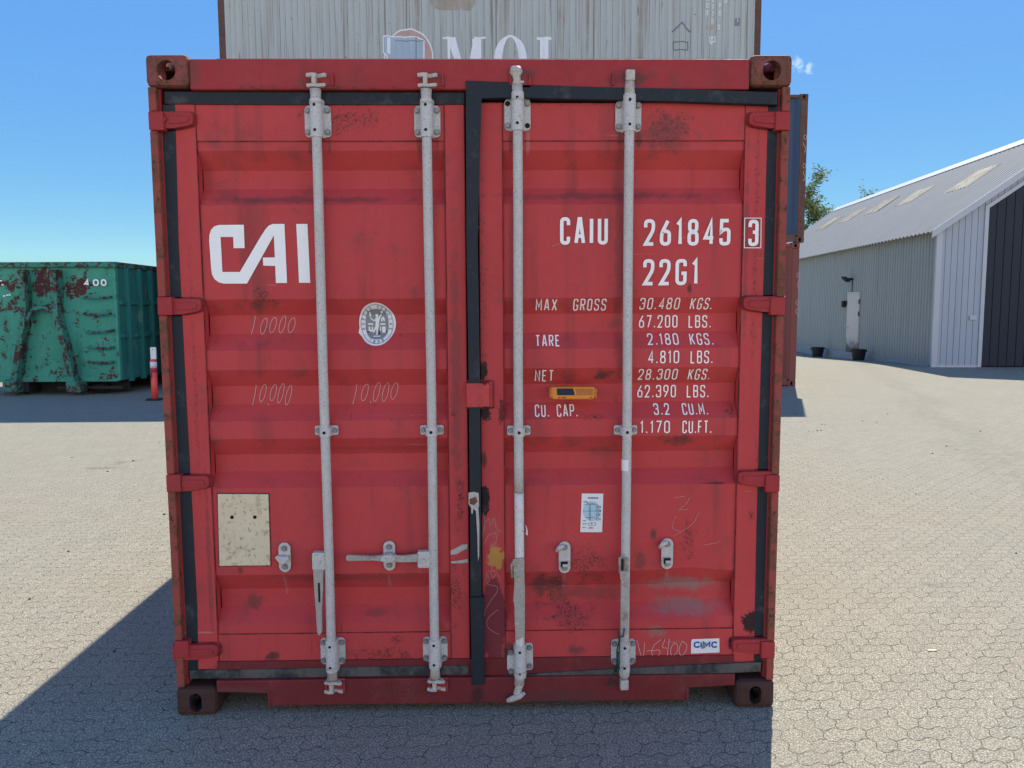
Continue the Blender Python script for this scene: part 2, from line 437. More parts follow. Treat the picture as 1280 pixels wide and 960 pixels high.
ST_R = [(833, 722, .010, .06, (.46, .16, .15), .7, 1.0, 'soft'), (705, 728, .010, .06, (.42, .15, .14), .6, 1.0, 'soft'), (638, 180, .010, .05, DIRT, .7, 1., 'soft'), (660, 178, .010, .06, (.5, .2, .18), .6, 1., 'soft'), (775, 176, .012, .05, DIRT, .7, 1., 'soft'), (798, 176, .012, .05, DIRT, .7, 1., 'soft'), (770, 832, .5, .014, RUST, .8, 1.3, 'speck'), (700, 128, .3, .012, RUST, .8, 1.3, 'speck'), (944, 300, .014, .7, RUST, .55, 1.6, 'speck'), (932, 300, .012, .5, DIRT, .5, 1.2, 'soft'), (775, 300, .03, .9, DIRT, .45, 1.0, 'soft'), (640, 400, .02, .8, DIRT, .4, 1.0, 'soft'),
        (604, 465, .018, .045, BLK, .95, .6, 'hard'), (606, 516, .025, .035, BLK, .95, .6, 'hard'), (606, 625, .022, .062, BLK, .97, .5, 'hard'),
        (605, 573, .015, .04, RUST, .8, 1.2, 'soft'), (600, 360, .03, .6, RUST, .55, 1.6, 'speck'), (627, 515, .012, .05, BLK, .7, 1.0, 'hard'),
        (619, 697, .036, .048, (.50, .25, .055), .95, .7, 'hard'), (612, 665, .06, .10, (.40, .16, .14), .5, 1.2, 'speck'),
        (617, 775, .055, .20, (.16, .028, .040), .9, .25, 'hard'),
        (937, 777, .036, .052, (.022, .016, .018), .97, .6, 'hard'), (941, 575, .02, .12, RUST, .8, 1.4, 'speck'), (938, 645, .02, .04, RUST, .95, 1.2, 'speck'),
        (850, 728, .20, .045, GREY, .75, .7, 'soft'), (855, 757, .18, .05, (.24, .15, .15), .7, .8, 'soft'), (820, 790, .06, .03, GREY, .5, 1.0, 'soft'),
        (840, 120, .18, .015, RUST, .8, 1.2, 'speck'), (835, 160, .11, .10, RUST, .75, 1.3, 'speck'), (830, 170, .15, .10, DIRT, .5, 1.2, 'soft'),
        (760, 245, .5, .02, DIRT, .6, 1.0, 'soft'), (840, 551, .10, .03, RUST, .75, 1.0, 'speck'), (848, 550, .09, .03, DIRT, .65, 1.0, 'soft'),
        (755, 468, .06, .035, DIRT, .85, 1.2, 'soft'), (752, 470, .05, .03, RUST, .8, 1.2, 'speck'), (862, 361, .012, .03, RUST, .8, .9, 'soft'),
        (912, 513, .03, .03, RUST, .8, 1.4, 'speck'), (745, 521, .05, .02, RUST, .8, 1.4, 'speck'),
        (735, 705, .10, .10, RUST, .85, 1.5, 'speck'), (680, 730, .10, .06, DIRT, .8, 1.1, 'soft'), (695, 745, .10, .10, RUST, .8, 1.4, 'speck'),
        (715, 775, .12, .06, RUST, .9, 1.4, 'speck'), (720, 812, .05, .03, DIRT, .8, 1.2, 'soft'), (735, 740, .3, .05, DIRT, .45, .9, 'soft'),
        (860, 675, .04, .10, RUST, .75, 1.5, 'speck'), (800, 700, .03, .06, DIRT, .6, 1.2, 'soft'), (817, 668, .02, .03, DIRT, .9, .8, 'soft'),
        (895, 604, .06, .006, RUST, .8, .8, 'soft'), (635, 815, .05, .06, DIRT, .8, 1.0, 'soft'), (730, 835, .3, .03, DIRT, .5, .9, 'soft'), (930, 840, .1, .03, DIRT, .9, .9, 'soft')]
M_DL = red_paint('red_paint_left', ST_L); M_DR = red_paint('red_paint_right', ST_R)
M_RED = red_paint('red_paint_frame', [(390, 105, .05, .03, DIRT, .7, 1.2, 'soft'), (650, 95, .08, .03, DIRT, .7, 1.2, 'soft'), (787, 100, .10, .05, (.10, .045, .04), .8, 1.0, 'soft'),
                  (540, 100, .05, .03, DIRT, .6, 1.2, 'soft'), (960, 90, .10, .08, DIRT, .7, 1.0, 'soft'), (240, 90, .06, .1, DIRT, .6, 1.0, 'soft'),
                  (400, 112, .5, .012, RUST, .7, 1.2, 'speck')], a=(.30, .026, .032), b=(.40, .045, .048), rustiness=.3)
M_SILL = red_paint('red_paint_sill', [(500, 860, .16, .05, RUST, .8, 1.2, 'speck'), (597, 865, .04, .05, (.04, .02, .02), .8, .8, 'soft'), (690, 868, .3, .05, (.09, .035, .035), .7, .9, 'soft'), (300, 860, .2, .03, DIRT, .7, .9, 'soft'),
                  (885, 850, .12, .03, RUST, .8, 1.2, 'speck')], a=(.125, .020, .022), b=(.20, .026, .028), rustiness=1.2)
def rusty(name, paint, r1=(.085, .036, .026), r2=(.17, .065, .035), amt=.5, scale=14, dark=(.035, .02, .018)):
    n = NT(name, .8, 0, .25)
    a = n.noise(scale, 7, .72); b = n.noise(scale*.35, 5, .65)
    c = n.mix(n.noise(scale*2.4, 5, .7), r1, r2)
    c = n.mix(n.rng(n.noise(scale*4, 4, .65), .55, .72), c, dark)
    m = n.rng(n.math('ADD', n.mul(a, .6), n.mul(b, .4)), .56-.2*amt, .52-.2*amt+.12)
    c = n.mix(m, paint, c)
    n.col(c); n.bump(a, .4, .006); return n.m
M_POST = rusty('rusty_maroon_steel', (.30, .065, .052), amt=.42, r1=(.11, .045, .032), r2=(.22, .085, .05))
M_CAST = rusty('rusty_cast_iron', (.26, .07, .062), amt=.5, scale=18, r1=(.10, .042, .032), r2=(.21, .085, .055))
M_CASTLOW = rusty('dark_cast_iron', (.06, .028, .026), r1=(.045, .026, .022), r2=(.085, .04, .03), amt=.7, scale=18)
M_BROWN = rusty('brown_post_steel', (.13, .075, .065), r1=(.09, .045, .032), r2=(.16, .08, .055), amt=.5, scale=8)

def rubber(name, base, dusty, amt):
    n = NT(name, .65, 0, .35)
    m = n.rng(n.math('ADD', n.mul(n.noise(6, 5, .7), .7), n.mul(n.noise(50, 4, .7), .3)), .62-.3*amt, .80-.3*amt)
    n.col(n.mix(m, base, dusty)); n.bump(n.noise(40, 4, .6), .2, .004); return n.m
M_GASK = rubber('rubber_gasket', (.012, .018, .026), (.06, .065, .07), .35)
M_GASKD = rubber('dusty_rubber_gasket', (.02, .026, .030), (.10, .092, .085), .75)

def galv(name, a, b, rust=.0, chalk=.5):
    n = NT(name, .6, 0, .4)
    c = n.mix(n.noise(38, 5, .75), a, b)
    c = n.mix(n.rng(n.noise(14, 5, .7, stretch=(1, 1, .5)), .5, .75, 0, chalk), c, (.60, .59, .58))
    c = n.mix(n.rng(n.noise(9, 6, .75), .60-.12*rust, .74-.12*rust, 0, .4+.5*rust), c, (.20, .125, .075)); c = n.mix(n.rng(n.noise(5, 6, .75, stretch=(1, 1, .4)), .54, .72, 0, .5), c, (.27, .23, .19))
    c = n.mix(n.rng(n.noise(150, 4, .7), .54, .66, 0, .75), c, (.20, .185, .17)); c = n.mix(n.rng(n.noise(210, 3, .6), .60, .68, 0, .7), c, (.78, .77, .75))
    n.col(c); n.rough(n.rng(n.noise(30, 3), .3, .7, .45, .75)); n.bump(n.noise(80, 4, .6), .2, .003); return n.m
M_GALV = galv('galvanized_steel', (.40, .385, .36), (.62, .60, .565))
M_CAM = galv('weathered_cam_steel', (.42, .38, .33), (.58, .53, .47), rust=.5, chalk=.25)
M_BRKT = galv('bracket_steel', (.48, .47, .46), (.60, .59, .57), rust=.1, chalk=.3)
M_HANDLE = galv('worn_handle_steel', (.30, .27, .23), (.44, .41, .36), rust=.6, chalk=.3)
M_WHT = galv('scraped_white_bar', (.62, .60, .56), (.74, .73, .70), rust=.35, chalk=.5)
M_HOLE = simple('dark_hole', (.012, .010, .010), .9)
M_BOLT = simple('bolt_zinc', (.28, .28, .27), .5, .4, .2, 120)
M_LET = NT('white_lettering', .6); M_LET.col(M_LET.mix(M_LET.rng(M_LET.noise(110, 5, .75), .66, .74, 0, .55), M_LET.mix(M_LET.noise(30, 4), (.86, .85, .82), (.93, .93, .91)), (.45, .2, .18))); M_LET = M_LET.m
M_SCR = simple('faint_scratch', (.60, .30, .27), .8, 0, .3, 60)
M_CHALK = simple('pink_scratch', (.66, .42, .40), .8, 0, .2, 200)
_s = NT('dirty_seam', .8, 0, .3); _s.col(_s.mix(_s.rng(_s.noise(14, 5, .7), .42, .60), (.26, .035, .038), (.045, .018, .018))); M_SEAM = _s.m
M_WHITE = simple('white_vinyl', (.78, .78, .79), .45, 0, .04, 40)
M_GREYV = simple('grey_vinyl', (.22, .25, .26), .5, 0, .08, 60)
M_BLUEV = simple('pale_blue_print', (.42, .60, .70), .5, 0, .05, 60)
M_INK = simple('dark_ink', (.05, .07, .09), .6, 0, .1, 60)
M_LOGO = simple('blue_print', (.02, .11, .42), .5, 0, .1, 60)
M_DRIP = simple('dripped_paint', (.50, .47, .43), .6, 0, .25, 60)
M_STRAP = simple('stain_black', (.02, .018, .018), .8)
def plate_mat():
    n = NT('stained_beige_plate', .55, 0, .4)
    c = n.mix(n.noise(14, 5, .7), (.58, .48, .31), (.76, .67, .47))
    c = n.mix(n.rng(n.noise(60, 5, .75), .55, .66, 0, .75), c, (.19, .12, .065))
    c = n.mix(n.rng(n.noise(17, 6, .8), .53, .68, 0, .75), c, (.27, .18, .10))
    n.col(c); return n.m
M_PLATE = plate_mat()
M_ORANGE = simple('orange_plastic', (.72, .24, .025), .45, 0, .1, 30)
M_ORANGE2 = simple('dark_orange_plastic', (.50, .16, .03), .6, 0, .2, 30)
M_SOLAR = simple('solar_cell', (.008, .012, .035), .18, 0, .1, 30)
M_WIRE = simple('green_wire', (.015, .055, .045), .5, 0, .3, 40)

# ------------------------------------------------------------------ ground
def ground_z(x, y):
    t = min(1, max(0, (y-17.5)/10)); s = min(1, max(0, (x-5)/4)); t = t*t*(3-2*t); s = s*s*(3-2*s)
    return -.27*t*s
def make_ground():
    bm = bmesh.new()
    xs = [-900, -300, -80, -40, -20, -10, -5, 0, 3]+[4+.5*i for i in range(0, 60)]+[40, 60, 100, 300, 900]
    ys = [-600, -150, -40, -15, -5, 0, 5, 10, 14]+[15+.5*i for i in range(0, 50)]+[45, 60, 100, 250, 600, 1500]
    g = [[bm.verts.new((x, y, ground_z(x, y))) for x in xs] for y in ys]
    for a in range(len(ys)-1):
        for b in range(len(xs)-1): bm.faces.new([g[a][b], g[a][b+1], g[a+1][b+1], g[a+1][b]])
    me = bpy.data.meshes.new('ground'); bm.to_mesh(me); bm.free(); me.materials.append(paver_mat())
    o = bpy.data.objects.new('ground', me); C.objects.link(o); tag(o, kind='structure')
    for p in me.polygons: p.use_smooth = True
make_ground()

def litter():
    rnd = random.Random(21); M_L = [simple('dry_leaf', (.20, .13, .06), .8), simple('dark_chip', (.06, .05, .04), .8)]
    m = MB()
    for i in range(70):
        x, y = (rnd.uniform(-5.5, -1.4), rnd.uniform(-.6, 7)) if rnd.random() < .4 else (rnd.uniform(1.3, 6.5), rnd.uniform(-.6, 9))
        m.mi = int(rnd.random() < .6); r = rnd.uniform(.004, .011); a = rnd.uniform(0, 6.28); z = .004
        m.prism([(x+r*1.6*math.cos(a+k*1.26)*rnd.uniform(.6, 1), y+r*math.sin(a+k*1.26)*rnd.uniform(.6, 1)) for k in range(5)], z-.003, z+rnd.uniform(.001, .005), 'z')
    tag(m.build('litter', M_L), kind='stuff')
    p = G(1165, 814); m = MB(); m.prism([(p.x-.022, p.y-.004), (p.x+.020, p.y-.006), (p.x+.024, p.y+.006), (p.x-.018, p.y+.008)], .001, .006, 'z')
    tag(m.build('paper_scrap', M_PLATE), 'tiny pale scrap of paper on the sunlit pavers, right of the red container', 'scrap')
litter()

# ------------------------------------------------------------------ corner castings
CW, CL, CH = .162, .178, .118
def apply_mods(o):
    dg = bpy.context.evaluated_depsgraph_get(); me = bpy.data.meshes.new_from_object(o.evaluated_get(dg)); return me
def base_casting(top):
    """outer corner at the origin, body towards +x +y and -z (top) / +z (bottom)"""
    m = MB(); z0, z1 = (-CH, 0) if top else (0, CH)
    m.box(0, CW, 0, CL, z0, z1, .020); o = m.build('tmp', M_CAST)
    t = .030; cut = []
    m = MB(); m.box(t, CW-.012, t, CL-.012, z0+(.012 if top else t), z1-(t if top else .012)); cut.append(m.build('tmp', M_CAST))
    zc = (z0+z1)/2
    def stad(cx, cz, w, h):
        pts = []; n = 20
        for i in range(n):
            a = 2*math.pi*i/n; pts.append((cx+w/2*math.cos(a), cz+(h-w)/2*(1 if math.sin(a) >= 0 else -1)+w/2*math.sin(a)))
        return pts
    wf, hf = (.070, .074) if top else (.050, .078)
    m = MB(); m.prism(stad(CW*.50, zc-.002, wf, hf), -.02, .06, 'y'); cut.append(m.build('tmp', M_CAST))
    m = MB(); m.prism(stad(CL*.52, zc, .060, .076), -.02, .06, 'x'); cut.append(m.build('tmp', M_CAST))
    m = MB(); m.prism(ell(CW*.52, CL*.52, .032, .060, 20), zc, (z1+.02) if top else (z0-.02), 'z'); cut.append(m.build('tmp', M_CAST))
    for c in cut:
        md = o.modifiers.new('b', 'BOOLEAN'); md.object = c; md.operation = 'DIFFERENCE'; md.solver = 'EXACT'
    bpy.context.view_layer.update()
    me = apply_mods(o)
    for c in cut+[o]: bpy.data.objects.remove(c)
    return me
_cb = {True: base_casting(True), False: base_casting(False)}
_cv = {}
def casting_mesh(sx, sy, top, mat, long_x=False):
    k = (sx, sy, top, mat.name, long_x)
    if k not in _cv:
        me = _cb[top].copy(); bm = bmesh.new(); bm.from_mesh(me)
        for v in bm.verts:
            x, y = v.co.x, v.co.y
            if long_x: x, y = y, x
            v.co.x, v.co.y = x*sx, y*sy
        if (sx*sy < 0) != long_x: bmesh.ops.reverse_faces(bm, faces=bm.faces)
        bm.to_mesh(me); bm.free(); me.materials.clear(); me.materials.append(mat); _cv[k] = me
    return _cv[k]
def casting(parent, x, y, z, sx, sy, top, mat, long_x=False):
    o = bpy.data.objects.new('corner_casting', casting_mesh(sx, sy, top, mat, long_x)); C.objects.link(o)
    o.location = (x, y, z); o.parent = parent; return o

# ------------------------------------------------------------------ corrugated sheet: profile along one axis
def corr_profile(L, pitch, depth, f=(.26, .245, .25, .245)):
    """[(s, depth)] from 0 to L, starting and ending on the outer face"""
    n = max(1, round(L/pitch)); p = L/n; out = [(0., 0.)]
    for i in range(n):
        s = i*p
        out += [(s+p*f[0]/2, 0.), (s+p*(f[0]/2+f[1]), depth), (s+p*(f[0]/2+f[1]+f[2]), depth), (s+p*(1-f[0]/2), 0.)]
    out.append((L, 0.)); return out
def prof_at(pr):
    ss = [a for a, _ in pr]
    import bisect
    def f(s):
        i = min(max(bisect.bisect_right(ss, s)-1, 0), len(pr)-2); a, b = pr[i], pr[i+1]
        return a[1] if b[0] == a[0] else a[1]+(b[1]-a[1])*(s-a[0])/(b[0]-a[0])
    return f

# ------------------------------------------------------------------ the red container
HW, H, L20 = 1.219, 2.591, 6.058
red = empty('shipping_container')
tag(red, 'red steel container with closed double doors and CAI lettering, standing on the pavers in front', 'container')
for sx in (-1, 1):
    for top in (True, False):
        for yy, sy in ((0, 1), (L20, -1)):
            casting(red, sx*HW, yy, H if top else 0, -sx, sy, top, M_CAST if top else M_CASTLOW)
for sx in (-1, 1):                                                  # corner posts: rusty outer flange, red inner return
    m = MB(); X = lambda a: sx*a
    hz = [U(200 if sx < 0 else 985, p, .0).z for p in (150, 382, 604, 812)]
    zz = [CH+.001]+[v for h in hz[::-1] for v in (h-.038, h+.034)]+[H-CH-.001]
    for a, b in zip(zz[::2], zz[1::2]):
        m.box(X(HW-.006), X(HW-.036), .006, .060, a, b, .004)
    m.box(X(HW-.008), X(HW-.014), .058, .21, CH+.002, H-CH-.002)
    m.mi = 1
    m.box(X(HW-.0365), X(HW-.043), .034, .21, CH+.002, H-CH-.002)
    for h in hz: m.box(X(HW-.005), X(HW-.062), .000, .064, h-.037, h+.033, .005)
    m.build('corner_post', [M_POST, M_RED], red)
    m = MB(); m.box(X(HW-.010), X(HW-.09), L20-.08, L20-.004, CH+.002, H-CH-.002, .004); m.build('corner_post', M_POST, red)
    pr = corr_profile(L20-.42, .27, .036); m = MB()                 # side wall
    for (s0, d0), (s1, d1) in zip(pr, pr[1:]):
        m.poly([(X(HW-.016-d0), .21+s0, .16), (X(HW-.016-d1), .21+s1, .16), (X(HW-.016-d1), .21+s1, H-.06), (X(HW-.016-d0), .21+s0, H-.06)])
    m.build('side_panel', M_RED, red)
    m = MB(); m.box(X(HW-.004), X(HW-.066), .181, L20-.18, H-.066, H-.010, .005); m.build('top_rail', M_RED, red)
    m = MB(); m.box(X(HW-.004), X(HW-.054), .181, L20-.18, .03, .168, .005); m.build('bottom_rail', M_RED, red)
m = MB(); m.box(-HW+.07, HW-.07, .11, L20-.05, H-.03, H-.016); m.build('roof', M_RED, red)
m = MB(); m.box(-HW+.06, HW-.06, .12, L20-.1, .135, .166); 
for i in range(18): m.box(-HW+.06, HW-.06, .35+i*.31, .40+i*.31, .045, .134)
m.build('floor', M_SILL, red)
pr = corr_profile(2*HW-.2, .25, .045); m = MB()
for (s0, d0), (s1, d1) in zip(pr, pr[1:]):
    m.poly([(-HW+.1+s0, L20-.012-d0, .1), (-HW+.1+s1, L20-.012-d1, .1), (-HW+.1+s1, L20-.012-d1, H-.05), (-HW+.1+s0, L20-.012-d0, H-.05)])
m.build('end_panel', M_RED, red)

# door header with a slight waviness on its worn top edge, and the sill with its two cut-outs
m = MB()
xl, xr = U(237, 100, .012).x, U(938, 100, .012).x; zt = U(600, 72, .012).z; zb = U(600, 112, .012).z
m.box(-HW+CW+.0005, HW-CW-.0005, .010, .100, zb, zt-.005, .006)
m.box(-HW+CW-.02, HW-CW+.02, .101, .145, zb-.02, zt+.001)
m.box(-HW+.080, HW-.080, .070, .130, 2.385, zb-.001)
m.mi = 1; m.box(-HW+CW+.1, HW-CW-.1, .020, .100, zt-.0052, zt-.001, .002)
m.build('door_header', [M_RED, M_POST], red)
m = MB()
z1 = U(500, 848, .012).z; zn = U(310, 865, .012).z; z0 = U(500, 880, .012).z
x0, x1, x2, x3 = U(275, 860, .012).x, U(338, 860, .012).x, U(857, 858, .012).x, U(915, 858, .012).x
m.prism([(-HW+CW+.001, zn), (x1, zn), (x1, z0), (x2, z0), (x2, zn), (HW-CW-.001, zn), (HW-CW-.001, z1), (-HW+CW+.001, z1)], .010, .115, 'y', .005)
m.box(x1-.012, x1-.0005, .008, .30, z0, zn+.004); m.box(x2+.0005, x2+.012, .008, .30, z0, zn+.004)
m.box(-HW+CW+.001, HW-CW-.001, .030, .11, z1+.0005, .215)
m.mi = 1; m.box(-HW+CW+.002, x1-.014, .150, .165, .010, zn+.03); m.box(x2+.014, HW-CW-.002, .150, .165, .010, zn+.03)  # added dark plates behind the cut-outs, standing in for shade under the container
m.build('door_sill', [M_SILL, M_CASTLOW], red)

# two doors
def xpair(px, py, Y=YS): return U(px, py, Y).x
ZT, ZB = zpx(128, YS), zpx(838, YS)
DOORS = {}
for side in ('left', 'right'):
    if side == 'left': xs = (xpair(219, 300), xpair(251, 300), xpair(557, 300), xpair(582, 300)); mat = M_DL
    else: xs = (xpair(599, 300), xpair(629, 300), xpair(928, 300), xpair(958, 300)); mat = M_DR
    m = MB(); zs, ze = zpx(176, YS), zpx(790, YS)
    m.box(xs[0], xs[1]-.001, YS, .090, ZB, ZT, .004); m.box(xs[2]+.001, xs[3], YS, .090, ZB, ZT, .004)      # stiles
    m.box(xs[1]-.0005, xs[2]+.0005, YS+.002, .085, zs, ZT-.001, .003); m.box(xs[1]-.0005, xs[2]+.0005, YS+.002, .085, ZB+.001, ze, .003)   # top and bottom plates
    pts = [(zs-.0005, YP)]
    for a, b, c, d in GROOVES: pts += [(a, YP), (b, YG), (c, YG), (d, YP)]
    pts.append((ze+.0005, YP))
    N = 30
    bot = [(random.uniform(0, 6.28), random.uniform(2, 5)) for _ in range(3)]
    rows = []
    for (z, y) in pts:
        row = []
        for k in range(N+1):
            x = xs[1]+(xs[2]-xs[1])*k/N
            dz = .0004*sum(math.sin(w*k*.5+ph) for ph, w in bot); dy = .0015*math.sin(k*.35+z*5)
            if side == 'right' and z < .60 and x > .66:          # bumped lower corner
                w = min(1, (x-.66)/.12); dz += .011*w*math.sin((x-.66)*9+z*11); dy += .006*w*math.sin((x)*14+z*9)
            if z in (pts[0][0], pts[-1][0]): dz = 0
            row.append(m.bm.verts.new((x, y+(dy if y == YG else abs(dy)*.3), z+dz)))
        rows.append(row)
    for r in range(len(rows)-1):
        for k in range(N): m._f([rows[r][k], rows[r][k+1], rows[r+1][k+1], rows[r+1][k]])
    m.mi = 1                                                         # grimy weld seams
    for z in (zs, ze): m.box(xs[1], xs[2], YS+.0012, YS+.006, z-.0016, z+.0010)
    for x in (xs[1], xs[2]): m.box(x-.0011, x+.0011, YS-.0006, YS+.006, ZB+.01, ZT-.004)
    DOORS[side] = m.build('door', [mat, M_SEAM], red)
dl, dr = DOORS['left'], DOORS['right']

# gaskets
def gask(pls, parent, mats, yf=.026, yb=.070):
    m = MB()
    for q in pls:
        pl, mi = q[0], q[1]; y = q[2] if len(q) > 2 else yf
        m.mi = mi; m.prism([(U(a, b, y).x, U(a, b, y).z) for a, b in pl], y, yb, 'y', .003)
    return m.build('gasket', mats, parent)
gask([([(205, 114), (205, 130), (345, 130.5), (480, 130.5), (581, 130.5), (581, 115), (480, 115.5), (345, 115)], 0, .030),
      ([(203, 130.5), (219, 130.5), (223, 300), (233, 500), (241, 650), (246.5, 760), (248, 838), (228, 838), (223, 700), (214, 500), (207, 300)], 0, .0345),
      ([(236, 838.5), (340, 836.5), (470, 833.5), (586, 832), (587, 843), (470, 845), (340, 847.5), (237, 849)], 1, .024)], dl, [M_GASK, M_GASKD])
gask([([(582, 100.5), (640, 102.5), (645, 122), (601, 122), (597, 300), (600, 480), (602, 746), (588, 746), (586, 480), (583, 300)], 0, .003),
      ([(587.5, 747), (604.5, 747), (606, 856), (590, 857)], 0, .000),
      ([(645.5, 105), (740, 108.5), (850, 111), (972, 115), (972, 131), (850, 126.5), (740, 124), (645.5, 122)], 0, .006),
      ([(960, 131.5), (978, 131.5), (977, 300), (970, 500), (965.5, 650), (961, 827), (942, 827), (946, 650), (950, 500), (956, 300)], 0, .0345),
      ([(607, 846), (770, 836), (880, 830.5), (952, 828), (951, 840), (880, 842.5), (770, 847), (607, 856)], 1, .022)], dr, [M_GASK, M_GASKD])
# hinges
def hinge(x_out, x_tip, py, parent, sx):
    m = MB(); z = U(x_out, py, .02).z; xo, xt = U(x_out, py, .02).x, U(x_tip, py, .02).x
    d = xt-xo
    prof = [(0, -.034), (.50, -.031), (.86, -.023), (.97, -.017), (1, -.008), (1, .018), (.97, .026), (.90, .030), (0, .031)]
    m.prism([(xo+a*d, z+b) for a, b in prof], .012, .046, 'y', .005)
    m.prism([(xo+.35*d+a*d*.55, z+b*.45) for a, b in prof], .008, .013, 'y', .003)
    m.mi = 1; m.tube([(xo+.22*d, .004, z), (xo+.22*d, .010, z)], .010, 10); 
    m.mi = 2
    e = [(xo+a*d*1.05, z+b*1.14) for a, b in prof]
    m.prism(e, .0345, .040, 'y')
    o = m.build('hinge', [M_RED, M_RED, M_SEAM], parent)
for (a, b, p) in ((196, 242, 150), (204, 252, 383), (210, 262, 604), (216, 273, 815)): hinge(a, b, p, dl, -1)
for (a, b, p) in ((986, 936, 150), (981, 929, 380), (973, 922, 598), (967, 915, 807)): hinge(a, b, p, dr, 1)

# latch cover in the middle of the doors
m = MB()
a = U(583, 479, .0); b = U(612, 509, .0)
m.box(a.x, b.x, -.006, .05, b.z, a.z, .004); m.box(b.x-.002, b.x+.012, .024, .05, b.z-.004, a.z+.002, .003)
m.mi = 1; m.box(a.x-.003, b.x+.016, .030, .05, a.z+.0025, a.z+.008); m.box(b.x+.0125, b.x+.017, .029, .05, b.z-.008, a.z+.004); m.box(a.x-.003, b.x+.012, .031, .05, b.z-.010, b.z-.0045)
m.build('latch_cover', [M_DR, M_SEAM], red)
# ------------------------------------------------------------------ locking bars
BY = .004                                                            # bar axis depth
def zat(px, py, Y=0.): return U(px, py, Y).z
def xat(px, py, Y=0.): return U(px, py, Y).x
def rrect(cx, cz, w, h, r, n=5):
    o = []
    for (sx, sz, a0) in ((1, 1, 0), (-1, 1, 90), (-1, -1, 180), (1, -1, 270)):
        for k in range(n):
            a = math.radians(a0+90*k/(n-1)); o.append((cx+sx*(w/2-r)+r*math.cos(a), cz+sz*(h/2-r)+r*math.sin(a)))
    return o
def bolt(m, x, z, y, r=.009, h=.010, n=6):
    m.tube([(x, y, z), (x, y-h*.35, z)], r*1.35, 12); m.tube([(x, y-h*.35, z), (x, y-h, z)], r, n)
def bearing(parent, x, zc, h, w=.100, bent=0., rivets=(1, 1, 1, 1)):
    m = MB(); y = YS-.001
    if bent:                                                         # left wing bent down and torn
        m.prism(rrect(x+.028, zc, w*.5, h, .014), y-.007, y, 'y', .002)
        m.prism(rrect(x-.036, zc-.022, w*.34, h*.60, .010), y-.012, y-.003, 'y', .002)
    else: m.prism(rrect(x, zc, w, h, .017), y-.007, y, 'y', .002)
    hs = h*1.18; zs = zc-(.05*h if zc < 1 else -.05*h)
    pr = []
    for k in range(9):
        a = math.pi*k/8; pr.append((x+.0235*math.cos(a), BY-.0235*math.sin(a)))
    pr += [(x-.027, y-.006), (x+.027, y-.006)]
    m.prism(pr, zs-hs/2, zs+hs/2, 'z')
    m.mi = 1
    for (sx, sz), ok in zip(((-1, 1), (1, 1), (-1, -1), (1, -1)), rivets):
        if ok: bolt(m, x+sx*w*.38, zc+sz*h*.34-(.018 if bent and sx < 0 else 0), y-.007-(.004 if bent and sx < 0 else 0))
    m.mi = 2
    for sz in (-1, 1): m.tube([(x-.002, BY-.0225, zs+sz*hs*.33), (x-.002, BY-.0242, zs+sz*hs*.33)], .0058, 10)
    for (sx, sz), ok in zip(((-1, 1), (1, 1), (-1, -1), (1, -1)), rivets):
        if not ok: m.tube([(x+sx*w*.38, y-.0068, zc+sz*h*.34), (x+sx*w*.38, y-.0078, zc+sz*h*.34)], .010, 12)
    return m.build('bearing_bracket', [M_BRKT, M_BOLT, M_HOLE], parent)
def guide(parent, x, zc, full=True):
    m = MB(); y = YS-.001; w = .092
    m.prism(rrect(x, zc, w, .038, .008), y-.010, y, 'y', .002)
    pr = [(x+.0225*math.cos(math.pi*k/8), BY-.0225*math.sin(math.pi*k/8)) for k in range(9)]+[(x-.026, y-.009), (x+.026, y-.009)]
    m.prism(pr, zc-.019, zc+.015, 'z')
    m.mi = 1
    for s in (-1, 1): bolt(m, x+s*w*.37, zc+.001, y-.010, .008)
    m.mi = 2; m.tube([(x, BY-.022, zc-.003), (x, BY-.0238, zc-.003)], .0062, 10)
    return m.build('bar_guide', [M_BRKT, M_BOLT, M_HOLE], parent)
def cam_open(parent, x, zn, ze, mat=None):
    """fork shaped cam: neck, wide flange, narrow stem, ears; zn = flange, ze = tip"""
    s = 1 if ze > zn else -1; m = MB(); y = BY
    m.tube([(x, y, zn-s*.062), (x, y, zn-s*.050), (x, y, zn-s*.012)], [.0225, .019, .0215], 14)
    m.tube([(x, y, zn-s*.066), (x, y, zn-s*.060)], .025, 14)
    def pl(pts, a, b): m.prism([(x+p, y+q) for p, q in pts], a, b, 'z', .003)
    lo, hi = sorted((zn-s*.008, zn+s*.004))
    pl([(-.030, -.016), (-.006, -.024), (.010, -.016), (.038, -.026), (.042, -.018), (.024, .012), (-.024, .014)], lo, hi)
    lo, hi = sorted((zn+s*.003, ze-s*.008))
    pl([(-.010, -.018), (.004, -.018), (.008, .014), (-.012, .014)], lo, hi)
    lo, hi = sorted((ze-s*.014, ze))
    pl([(-.032, -.010), (-.012, -.020), (.006, -.016), (.010, .010), (-.026, .012)], lo, hi)
    pl([(.020, -.004), (.040, -.016), (.044, -.004), (.024, .014)], lo, hi)
    pl([(.006, .000), (.022, .000), (.022, .012), (.006, .012)], lo, hi)
    return m.build('cam', mat or M_CAM, parent)
